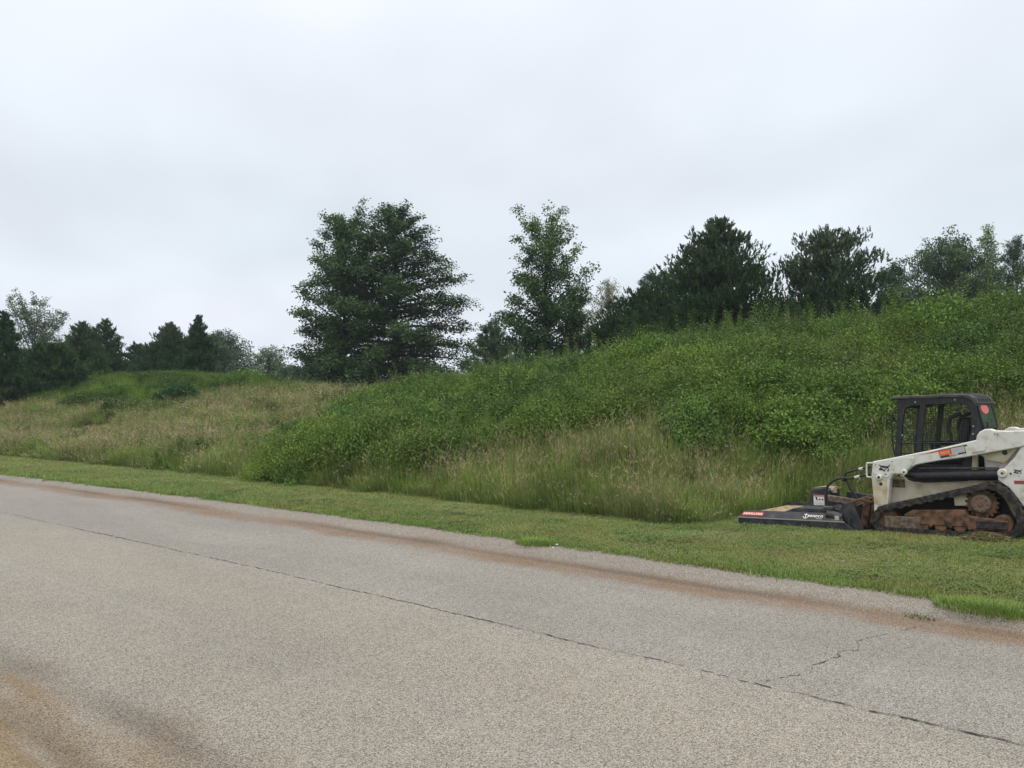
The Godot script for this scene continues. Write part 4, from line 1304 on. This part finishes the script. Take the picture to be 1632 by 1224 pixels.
func make_arm(t: Node3D, z: float) -> void:
	var g := Geo.new()
	g.extr(P2([-0.947, 1.047, -0.677, 1.097, -0.031, 1.228, 0.464, 1.344, 0.475, 1.399, 0.511, 1.453, 0.580, 1.492, 0.647, 1.494, 0.70, 1.472, 0.854, 1.462, 1.054, 1.464, 1.24, 1.40, 1.30, 1.28, 1.042, 1.255, 0.985, 1.238, 0.578, 1.160, 0.316, 1.105, -0.023, 1.059, -0.330, 1.001, -0.405, 0.962, -0.470, 0.900, -0.512, 0.858, -0.577, 0.856, -0.661, 0.853, -0.712, 0.774, -0.735, 0.638, -0.765, 0.420, -0.80, 0.30, -0.965, 0.306, -0.960, 0.435, -0.969, 0.632, -0.978, 0.829]), z, z + 0.14, 0.012)
	var a := part(g, "lift_arm", paint, t)
	if z < -1.0: return
	var f := z + 0.14
	g = Geo.new()
	g.extr(P2([-0.958, 0.87, -0.935, 1.035, -0.66, 1.085, -0.40, 1.118, -0.352, 1.098, -0.36, 1.04, -0.43, 0.955, -0.53, 0.87, -0.68, 0.868, -0.735, 0.80]), f, f + 0.009, 0.006)
	part(g, "arm_casting", paint, a)
	g = Geo.new()
	g.extr(P2([-0.955, 0.42, -0.966, 0.66, -0.965, 0.845, -0.755, 0.80, -0.752, 0.64, -0.785, 0.40]), f, f + 0.006, 0.003)
	part(g, "dusty_leg", dusty, a)
	g = Geo.new()
	g.extr(P2([0.395, 1.165, 0.47, 1.262, 0.555, 1.292, 0.595, 1.265, 0.575, 1.195]), f, f + 0.012, 0.01)
	part(g, "arm_stiffener", paint, a)
	for q in [[-0.856, 0.813, 0.042, 0.020, f + 0.004, f + 0.045], [-0.500, 0.893, 0.040, 0.014, f - 0.02, f + 0.035]]:
		g = Geo.new()
		g.disc(q[0], q[1], q[2], q[4], q[5], 20, 0.008)
		var b := part(g, "pin_boss", paint, a)
		g = Geo.new()
		g.disc(q[0], q[1], q[3], q[5], q[5] + 0.004, 12, 0.0)
		part(g, "pin_hole", print_black, b)
	for q in [[-0.842, 0.715, 0.024], [-0.665, 1.045, 0.008], [-0.90, 1.0, 0.007], [0.70, 1.425, 0.007], [0.735, 1.42, 0.007]]:
		g = Geo.new()
		g.disc(q[0], q[1], q[2], f, f + (0.010 if q[0] < -0.8 and q[1] < 0.8 else 0.0125), 12, 0.0)
		part(g, "hole", print_black, a)
	cat_mark(a, -0.861, 1.015, 0.000448, f + 0.009)
	# the printed panel on the arm: a red swoosh, an orange name plate and a grey number plate over a black band
	g = Geo.new()
	g.extr(P2([-0.286, 1.140, -0.033, 1.205, -0.03, 1.188, -0.10, 1.172]), f, f + 0.003, 0.0)
	part(g, "red_swoosh", print_red, a)
	g = Geo.new()
	g.extr(P2([-0.035, 1.205, 0.345, 1.284, 0.352, 1.265, 0.315, 1.256, 0.335, 1.165, 0.0, 1.092]), f, f + 0.002, 0.0)
	part(g, "black_band", print_black, a)
	g = Geo.new()
	g.extr(P2([-0.028, 1.197, 0.130, 1.230, 0.142, 1.150, -0.008, 1.118]), f + 0.002, f + 0.004, 0.0)
	part(g, "orange_panel", mat(0.72, 0.12, 0.035, 0.5), a)
	g = Geo.new()
	g.extr(P2([0.136, 1.230, 0.308, 1.264, 0.322, 1.182, 0.148, 1.148]), f + 0.002, f + 0.004, 0.0)
	part(g, "grey_panel", mat(0.42, 0.42, 0.42, 0.5), a)
	var tilt := Basis(Vector3(0, 0, 1), 0.205)
	lettering("Bobcat", mat(0.75, 0.42, 0.3, 0.5), a, 0.115, 0.038, Transform3D(tilt, Vector3(0.058, 1.175, f + 0.0055)))
	lettering("T590", print_white, a, 0.12, 0.022, Transform3D(tilt, Vector3(0.17, 1.143, f + 0.0055)))

func make_cab(t: Node3D) -> void:
	var outer := P2([-0.70, 0.72, -0.69, 1.0, -0.742, 1.10, -0.695, 1.45, -0.651, 1.83, -0.70, 1.93, -0.50, 1.965, 0.27, 1.955, 0.36, 1.90, 0.41, 1.80, 0.436, 1.60, 0.462, 1.51, 0.43, 1.40, 0.40, 1.10, 0.40, 0.72])
	var hole := P2([-0.48, 1.83, -0.30, 1.845, 0.20, 1.842, 0.265, 1.80, 0.312, 1.70, 0.296, 1.47, 0.25, 1.28, 0.20, 1.05, 0.14, 1.0, -0.58, 1.0, -0.625, 1.06, -0.62, 1.13, -0.567, 1.607, -0.53, 1.79])
	for i in hole.size(): hole[i] = Vector2(-0.16, 1.42) + (hole[i] - Vector2(-0.16, 1.42)) * Vector2(1.07, 1.045)
	var g := Geo.new()
	for z in [-0.50, -1.40]:
		g.ring(outer, hole, Vector2(-0.16, 1.42), z, z + 0.05)
		g.extr(P2([-0.338, 1.87, -0.252, 1.87, -0.302, 1.6, -0.336, 1.35, -0.362, 0.985, -0.436, 0.985, -0.405, 1.4]), z + 0.004, z + 0.046, 0.004)
	# back wall below the window, front sill, cross bars
	g.box(Vector3(0.36, 0.72, -1.36), Vector3(0.42, 1.50, -0.49), 0.01)
	g.box(Vector3(-0.70, 0.72, -1.36), Vector3(-0.66, 1.06, -0.49), 0.01)
	g.extr(P2([-0.70, 1.90, -0.64, 1.82, -0.60, 1.84, -0.62, 1.93]), -1.36, -0.49, 0.008)
	var cab := part(g, "cab_frame", black, t)
	g = Geo.new()
	g.extr(P2([-0.757, 1.985, -0.745, 1.945, -0.62, 1.955, 0.26, 1.945, 0.35, 1.89, 0.405, 1.80, 0.425, 1.86, 0.40, 1.94, 0.33, 1.985, 0.22, 2.0, -0.50, 2.01, -0.70, 2.0]), -1.42, -0.43, 0.014)
	var roof := part(g, "roof", tex_mat(noise_tex(0.02, [Color(0.15, 0.15, 0.16), Color(0.25, 0.245, 0.245), Color(0.40, 0.37, 0.34)], [0.2, 0.6, 0.95], 256), 0.8, 0.6), cab)
	for i in 6:
		g = Geo.new()
		g.tube(curve3([Vector3(-0.10, 2.005, -0.62 - i * 0.12), Vector3(0.22, 2.0, -0.62 - i * 0.12), Vector3(0.33, 1.984, -0.62 - i * 0.12), Vector3(0.40, 1.938, -0.62 - i * 0.12), Vector3(0.42, 1.88, -0.62 - i * 0.12)], 3), 0.012, 0.012, 6)
		part(g, "roof_rib", black, roof)
	# steel mesh in both side openings
	for z in [-0.475, -1.375]:
		g = Geo.new()
		var hp := PackedVector2Array(hole)
		for i in 24:
			var y := 1.02 + i * 0.0355
			span(g, hp, y, z, true)
		for i in 26:
			span(g, hp, -0.60 + i * 0.0355, z, false)
		part(g, "window_mesh", print_black, cab)
		for y in [1.30, 1.155]:
			g = Geo.new()
			span(g, hp, y, z, true, 0.012)
			part(g, "mesh_bar", print_black, cab)
	for q in [[-0.40, 1.905], [0.14, 1.915], [-0.61, 1.42], [0.35, 1.42], [0.36, 1.53]]:
		g = Geo.new()
		g.disc(q[0], q[1], 0.010, -0.452, -0.444, 10, 0.002)
		part(g, "bolt", mat(0.5, 0.5, 0.5, 0.4, 0.5), cab)
	# rear window with its red sticker
	var tilt := Transform3D(Basis(Vector3(0, 0, 1), 0.20), Vector3(0.437, 1.69, 0))
	g = Geo.new()
	g.box(Vector3(-0.006, -0.185, -1.32), Vector3(0.0, 0.19, -0.52), 0.0, tilt)
	var pane := mat(0.10, 0.16, 0.13, 0.06)
	pane.transparency = BaseMaterial3D.TRANSPARENCY_ALPHA
	pane.albedo_color.a = 0.45
	part(g, "rear_window", pane, cab)
	g = Geo.new()
	for z in [-0.53, -1.31]:
		g.box(Vector3(-0.02, -0.20, z - 0.02), Vector3(0.012, 0.20, z + 0.02), 0.004, tilt)
	for y in [-0.195, 0.185]:
		g.box(Vector3(-0.02, y - 0.012, -1.31), Vector3(0.010, y + 0.012, -0.53), 0.004, tilt)
	part(g, "rear_window_frame", black, cab)
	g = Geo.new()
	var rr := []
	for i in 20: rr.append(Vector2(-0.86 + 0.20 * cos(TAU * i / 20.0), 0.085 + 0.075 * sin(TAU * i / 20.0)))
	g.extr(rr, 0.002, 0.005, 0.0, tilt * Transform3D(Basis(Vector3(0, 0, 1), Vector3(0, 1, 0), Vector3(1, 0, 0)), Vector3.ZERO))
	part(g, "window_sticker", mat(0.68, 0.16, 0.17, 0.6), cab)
	# front: door handle rod with brackets
	g = Geo.new()
	g.tube(curve3([Vector3(-0.752, 1.12, -0.50), Vector3(-0.772, 1.35, -0.50), Vector3(-0.768, 1.62, -0.50), Vector3(-0.745, 1.75, -0.50), Vector3(-0.69, 1.77, -0.50)], 4), 0.010, 0.010, 6)
	g.box(Vector3(-0.775, 1.40, -0.51), Vector3(-0.69, 1.42, -0.49), 0.003)
	g.box(Vector3(-0.79, 1.64, -0.53), Vector3(-0.745, 1.74, -0.47), 0.006)
	part(g, "front_handle", print_black, cab)
	# inside: seat, armrests, levers
	g = Geo.new()
	g.extr(P2([0.02, 1.10, 0.16, 1.08, 0.27, 1.55, 0.24, 1.66, 0.15, 1.66, 0.08, 1.45]), -1.15, -0.72, 0.03)
	g.extr(P2([-0.35, 1.02, 0.12, 0.98, 0.12, 1.10, -0.35, 1.12]), -1.15, -0.72, 0.03)
	part(g, "seat", black, cab)
	for z in [-0.66, -1.20]:
		g = Geo.new()
		g.tube(curve3([Vector3(0.16, 1.72, z), Vector3(0.02, 1.66, z), Vector3(-0.03, 1.50, z), Vector3(0.0, 1.33, z), Vector3(-0.22, 1.26, z)], 4), 0.030, 0.026, 8)
		part(g, "armrest", print_black, cab)
		g = Geo.new()
		g.tube([Vector3(-0.40, 0.95, z), Vector3(-0.42, 1.30, z)], 0.022, 0.028, 8)
		part(g, "control_lever", print_black, cab)

func span(g: Geo, poly: PackedVector2Array, q: float, z: float, level: bool, r := 0.0026) -> void:
	var a := Vector2(-2, q) if level else Vector2(q, 0)
	var b := Vector2(2, q) if level else Vector2(q, 3)
	for line in Geometry2D.intersect_polyline_with_polygon(PackedVector2Array([a, b]), poly):
		g.tube([Vector3(line[0].x, line[0].y, z), Vector3(line[1].x, line[1].y, z)], r, r, 4, false)


# ------------------------------------------------------------------ the brush mower in front of it
func mower() -> void:
	var t := thing("brush_mower", "low black rotary brush mower deck with dusty top ahead of loader", "mower", Vector3(-3.6, 0.10, -13.0))
	t.rotation.z = deg_to_rad(2.4)
	var deck_paint := tex_mat(noise_tex(0.02, [Color(0.12, 0.125, 0.14), Color(0.20, 0.20, 0.215), Color(0.30, 0.28, 0.26)], [0.25, 0.6, 0.95], 256, FastNoiseLite.TYPE_SIMPLEX_SMOOTH, 5, 12), 1.0, 0.5)
	var lip := mat(0.20, 0.185, 0.165, 0.6)
	var dust := tex_mat(noise_tex(0.02, [Color(0.38, 0.32, 0.26), Color(0.62, 0.53, 0.43), Color(0.68, 0.60, 0.50)], [0.15, 0.5, 0.9], 256, FastNoiseLite.TYPE_SIMPLEX_SMOOTH, 5, 14), 1.3, 0.95)
	var g := Geo.new()
	g.box(Vector3(-3.02, 0.165, -1.70), Vector3(-1.30, 0.190, -0.12), 0.003)
	part(g, "deck_plate", dust, t)
	for side in [0, 1]:
		# outer skirt, crease and sloping shoulder
		var z := 0.0 if side == 0 else -1.80
		var s := -1.0 if side == 0 else 1.0
		g = Geo.new()
		g.extr(P2([-3.114, -0.03, -3.106, 0.128, -1.376, 0.134, -1.145, -0.02]), minf(z, z + s * 0.02), maxf(z, z + s * 0.02), 0.003)
		var sk := part(g, "side_skirt", deck_paint, t)
		g = Geo.new()
		g.box(Vector3(-3.112, 0.126, z - 0.012 + s * 0.004), Vector3(-1.366, 0.146, z + 0.012 + s * 0.004), 0.005)
		part(g, "crease", lip, sk)
		for x in [-2.80, -1.50]:
			g = Geo.new()
			g.disc(x, 0.075, 0.022, z - 0.012, z + 0.012, 6, 0.004)
			part(g, "bolt", deck_paint, sk)
		g = Geo.new()
		var zi := z + s * 0.10
		g.quad_out(Vector3(-3.106, 0.14, z), Vector3(-1.376, 0.14, z), Vector3(-1.46, 0.252, zi), Vector3(-3.03, 0.246, zi), Vector3(0, 1, -s))
		g.quad_out(Vector3(-3.03, 0.246, zi), Vector3(-1.46, 0.252, zi), Vector3(-1.46, 0.252, zi + s * 0.02), Vector3(-3.03, 0.246, zi + s * 0.02), Vector3(0, 1, 0))
		g.quad_out(Vector3(-3.03, 0.246, zi + s * 0.02), Vector3(-1.46, 0.252, zi + s * 0.02), Vector3(-1.46, 0.185, zi + s * 0.022), Vector3(-3.03, 0.185, zi + s * 0.022), Vector3(0, 0, s))
		for xx in [[-3.106, -3.03], [-1.376, -1.46]]:
			g.tri_out(Vector3(xx[0], 0.14, z), Vector3(xx[1], 0.25, zi), Vector3(xx[1], 0.14, zi), Vector3(xx[0] - xx[1], 0, 0))
		var sh := part(g, "shoulder", deck_paint, t)
		if side == 0:
			var up := Vector3(0, 0.106, -0.10).normalized()
			var b := Basis(Vector3(1, 0, 0), up, Vector3(1, 0, 0).cross(up))
			var mid := Vector3(0, 0.196, -0.05)
			g = Geo.new()
			var xf := Transform3D(b, mid + Vector3(-2.87, 0.0, 0))
			g.box(Vector3(-0.18, -0.032, 0.001), Vector3(0.18, 0.032, 0.004), 0.0, xf)
			var st := part(g, "red_sticker", print_red, sh)
			lettering("AMVILLENE", print_white, st, 0.33, 0.038, Transform3D(b, xf.origin + b.z * 0.0055))
			lettering("BRADCO", print_white, sh, 0.235, 0.042, Transform3D(b, mid + Vector3(-1.83, 0.006, 0) + b.z * 0.003))
			g = Geo.new()
			var an := Transform3D(b, mid + Vector3(-1.985, 0.0, 0) + b.z * 0.003)
			g.box(Vector3(-0.006, -0.045, 0), Vector3(0.006, 0.052, 0.003), 0.0, an)
			g.box(Vector3(-0.03, 0.028, 0), Vector3(0.03, 0.038, 0.0028), 0.0, an)
			var arc := []
			for i in 13: arc.append(an * Vector3(-0.036 * cos(PI * i / 12.0), -0.005 - 0.040 * sin(PI * i / 12.0), 0.001))
			g.tube(arc, 0.006, 0.006, 5)
			part(g, "emblem", print_white, sh)
			g = Geo.new()
			g.box(Vector3(0.02, -0.043, 0), Vector3(0.115, -0.034, 0.003), 0.0, Transform3D(b, mid + Vector3(-1.83, 0.0, 0)))
			part(g, "small_print", mat(0.4, 0.39, 0.37, 0.6), sh)
	g = Geo.new()
	g.box(Vector3(-3.10, -0.03, -1.79), Vector3(-3.085, 0.14, -0.01), 0.003)
	part(g, "end_plate", deck_paint, t)
	g = Geo.new()
	g.box(Vector3(-1.32, -0.02, -1.79), Vector3(-1.30, 0.19, -0.01), 0.003)
	part(g, "end_plate", deck_paint, t)
	g = Geo.new()
	g.extr(P2([-2.47, 0.19, -2.43, 0.235, -2.30, 0.285, -2.2, 0.30, -1.45, 0.30, -1.30, 0.19]), -1.5, -0.30, 0.012)
	part(g, "mounting_base", deck_paint, t)
	# housing over the drive, with its warning plate
	g = Geo.new()
	g.extr(P2([-2.21, 0.28, -2.185, 0.42, -2.143, 0.555, -2.10, 0.575, -1.91, 0.597, -1.86, 0.55, -1.86, 0.30]), -1.15, -0.70, 0.014)
	var hs := part(g, "drive_housing", deck_paint, t)
	g = Geo.new()
	g.extr(P2([-2.125, 0.582, -1.92, 0.604, -1.92, 0.610, -2.125, 0.588]), -1.12, -0.73, 0.002)
	part(g, "dusty_lid", dust, hs)
	g = Geo.new()
	g.box(Vector3(-2.120, 0.310, -0.702), Vector3(-1.945, 0.474, -0.696), 0.0)
	var wl := part(g, "warning_plate", print_white, hs)
	g = Geo.new()
	g.box(Vector3(-2.118, 0.450, -0.696), Vector3(-1.947, 0.472, -0.694), 0.0)
	part(g, "red_heading", mat(0.5, 0.12, 0.12, 0.6), wl)
	g = Geo.new()
	g.extr(P2([-2.09, 0.44, -2.075, 0.40, -2.08, 0.375, -2.065, 0.40, -2.05, 0.38, -2.06, 0.44]), -0.696, -0.694, 0.0)
	part(g, "pictogram", print_black, wl)
	g = Geo.new()
	g.extr(P2([-2.035, 0.405, -2.02, 0.385, -2.0, 0.405, -2.018, 0.42]), -0.696, -0.694, 0.0)
	part(g, "pictogram", print_black, wl)
	g = Geo.new()
	g.extr(P2([-1.99, 0.40, -1.97, 0.385, -1.955, 0.40, -1.972, 0.418]), -0.696, -0.694, 0.0)
	part(g, "pictogram", print_black, wl)
	g = Geo.new()
	for i in 3: g.box(Vector3(-2.105, 0.358 - i * 0.015, -0.696), Vector3(-1.96, 0.362 - i * 0.015, -0.6945), 0.0)
	part(g, "small_print", mat(0.4, 0.4, 0.4, 0.6), wl)
	g = Geo.new()
	g.box(Vector3(-1.912, 0.505, -0.92), Vector3(-1.812, 0.600, -0.80), 0.008)
	g.disc(-1.85, 0.555, 0.025, -0.81, -0.785, 12, 0.004)
	part(g, "valve_block", mat(0.42, 0.37, 0.26, 0.7), t)
	# hydraulics low on the near side
	g = Geo.new()
	g.tube([Vector3(-1.66, 0.235, -0.10), Vector3(-1.43, 0.185, -0.10)], 0.072, 0.072, 16)
	g.box(Vector3(-1.72, 0.27, -0.22), Vector3(-1.58, 0.34, -0.08), 0.01)
	var mo := part(g, "hydraulic_motor", deck_paint, t)
	g = Geo.new()
	g.box(Vector3(-1.52, 0.16, -0.03), Vector3(-1.455, 0.225, -0.018), 0.004)
	part(g, "motor_tag", mat(0.45, 0.42, 0.34, 0.6), mo)
	g = Geo.new()
	g.box(Vector3(-1.73, 0.342, -0.20), Vector3(-1.61, 0.354, -0.10), 0.003)
	part(g, "fitting", steel, mo)
	# frame that carries the deck on the loader
	g = Geo.new()
	g.extr(P2([-1.50, 0.25, -1.42, 0.40, -1.28, 0.44, -1.12, 0.02, -1.17, -0.02, -1.36, 0.10]), -0.15, -0.10, 0.006)
	part(g, "rear_plate", deck_paint, t)
	for z in [-0.50, -1.30]:
		g = Geo.new()
		g.extr(P2([-1.80, 0.50, -1.35, 0.44, -1.12, 0.53, -1.06, 0.50, -1.10, 0.40, -1.36, 0.34, -1.80, 0.40]), z - 0.03, z + 0.03, 0.008)
		part(g, "carrier_bar", steel if z > -1.0 else deck_paint, t)
		g = Geo.new()
		g.extr(P2([-1.44, 0.42, -1.30, 0.44, -1.15, -0.02, -1.32, -0.04]), z - 0.02, z + 0.02, 0.008)
		part(g, "carrier_plate", deck_paint, t)
	g = Geo.new()
	g.extr(P2([-1.30, 0.05, -1.18, 0.02, -1.10, 0.47, -1.18, 0.50]), -1.38, -0.40, 0.008)
	part(g, "coupling_plate", mud, t)
	for q in [[0.42, -0.45], [0.34, -0.55], [0.26, -0.62]]:
		g = Geo.new()
		g.tube(curve3([Vector3(-1.45, q[0] - 0.08, q[1]), Vector3(-1.25, q[0] + 0.04, q[1] + 0.12), Vector3(-1.08, q[0], q[1] + 0.10), Vector3(-0.98, q[0] + 0.08, q[1])], 5), 0.016, 0.016, 7)
		part(g, "lower_hose", mud, t)
	var hoses := [
		[Vector3(-1.835, 0.32, -0.5), Vector3(-1.835, 0.43, -0.5), Vector3(-1.825, 0.526, -0.5), Vector3(-1.795, 0.637, -0.5), Vector3(-1.711, 0.718, -0.5), Vector3(-1.614, 0.755, -0.49), Vector3(-1.519, 0.768, -0.47), Vector3(-1.38, 0.772, -0.40), Vector3(-1.21, 0.812, -0.30), Vector3(-1.03, 0.85, -0.22)],
		[Vector3(-1.52, 0.74, -0.5), Vector3(-1.515, 0.80, -0.5), Vector3(-1.49, 0.838, -0.49), Vector3(-1.421, 0.868, -0.45), Vector3(-1.281, 0.905, -0.38), Vector3(-1.15, 0.935, -0.28), Vector3(-1.03, 0.955, -0.22)],
		[Vector3(-1.53, 0.765, -0.5), Vector3(-1.505, 0.735, -0.5), Vector3(-1.435, 0.600, -0.5), Vector3(-1.375, 0.50, -0.5), Vector3(-1.35, 0.44, -0.5), Vector3(-1.42, 0.38, -0.46)],
		[Vector3(-1.85, 0.46, -0.66), Vector3(-1.72, 0.43, -0.6), Vector3(-1.60, 0.36, -0.52), Vector3(-1.50, 0.33, -0.45)],
	]
	for i in hoses.size():
		g = Geo.new()
		g.tube(curve3(hoses[i], 5), 0.021 if i in [0, 2] else 0.017, 0.021 if i == 2 else 0.016, 8)
		var ho := part(g, "hydraulic_hose", print_black, t)
		if i < 2:
			g = Geo.new()
			var e: Array = hoses[i].slice(-3)
			g.tube([e[0].lerp(e[1], 0.45), e[0].lerp(e[1], 1.0)], 0.022, 0.022, 10)
			part(g, "hose_coupling", print_white, ho)
	g = Geo.new()
	g.tube([Vector3(-1.545, 0.735, -0.49), Vector3(-1.495, 0.785, -0.48)], 0.032, 0.032, 10)
	part(g, "hose_tie", print_black, t)


# ------------------------------------------------------------------ small things
func clump(called: String, label: String, x: float, v: float, y: float, rx: float, rz: float, h: float, count: int, k: Color) -> void:
	var vv := PackedVector3Array()
	var cc := PackedColorArray()
	for i in count:
		var a := rnd(0, TAU)
		var q := sqrt(rng.randf())
		var p := Vector3(cos(a) * rx * q, 0, sin(a) * rz * q)
		var f := rnd(0.7, 1.25)
		blade(vv, cc, p, a + rnd(-1.5, 1.5), h * rnd(0.4, 1.0) * (1.1 - 0.5 * q), rnd(0.005, 0.010), rnd(0.2, 0.95), k * f * 0.8, k * f)
	var o := put(called, arr_mesh(vv, cc), leaf_m)
	o.position = Vector3(x, y, -v)
	tag(o, label, "grass clump")

func small_things() -> void:
	var k := Color(0.22, 0.32, 0.075)
	clump("grass_clump", "bright grass clump spilling over the kerb at the right", -2.02, 8.62, 0.095, 0.46, 0.28, 0.17, 1500, k)
	clump("grass_clump", "small grass tuft at the end of the crack in the gutter", -2.50, 8.36, 0.01, 0.17, 0.11, 0.07, 260, k * 0.8)
	clump("grass_clump", "grass clump growing on the kerb in the middle of the view", -7.45, 8.74, 0.10, 0.30, 0.24, 0.13, 900, k)
	# heap of clippings beside the track
	var vv := PackedVector3Array()
	var cc := PackedColorArray()
	for i in 2600:
		var a := rnd(0, TAU)
		var q := sqrt(rng.randf())
		var p := Vector3(cos(a) * 0.40 * q, 0.14 * (1.0 - q * q) * rnd(0.5, 1.0), sin(a) * 0.22 * q)
		var c := Color(0.22, 0.20, 0.09).lerp(Color(0.13, 0.13, 0.05), rng.randf())
		if rng.randf() < 0.08: c = Color(0.34, 0.28, 0.16)
		var d := dir3()
		d.y *= 0.4
		var s := d.cross(dir3()).normalized() * 0.006
		vv.append_array([p - s, p + s, p + d * rnd(0.04, 0.10)])
		cc.append_array([c, c, c])
	var h := put("clippings_heap", arr_mesh(vv, cc), leaf_m)
	h.position = Vector3(-2.95, ground(-2.95, 12.75), -12.75)
	tag(h, "low heap of dry grass clippings beside the rear of the track", "clippings")
	# two pale bits lying on the kerb
	for q in [[-7.15, 8.82, "pale pebble lying on the kerb right of the middle grass clump", 0.022], [-7.05, 8.62, "smaller pale pebble on the kerb slope near the middle grass clump", 0.014]]:
		var sp := SphereMesh.new()
		sp.radius = q[3]
		sp.height = q[3] * 1.3
		sp.radial_segments = 10
		sp.rings = 5
		var o := put("pebble", sp, mat(0.7, 0.66, 0.58, 0.8))
		o.position = Vector3(q[0], 0.112 if q[1] > 8.7 else 0.104, -q[1])
		tag(o, q[2], "pebble")
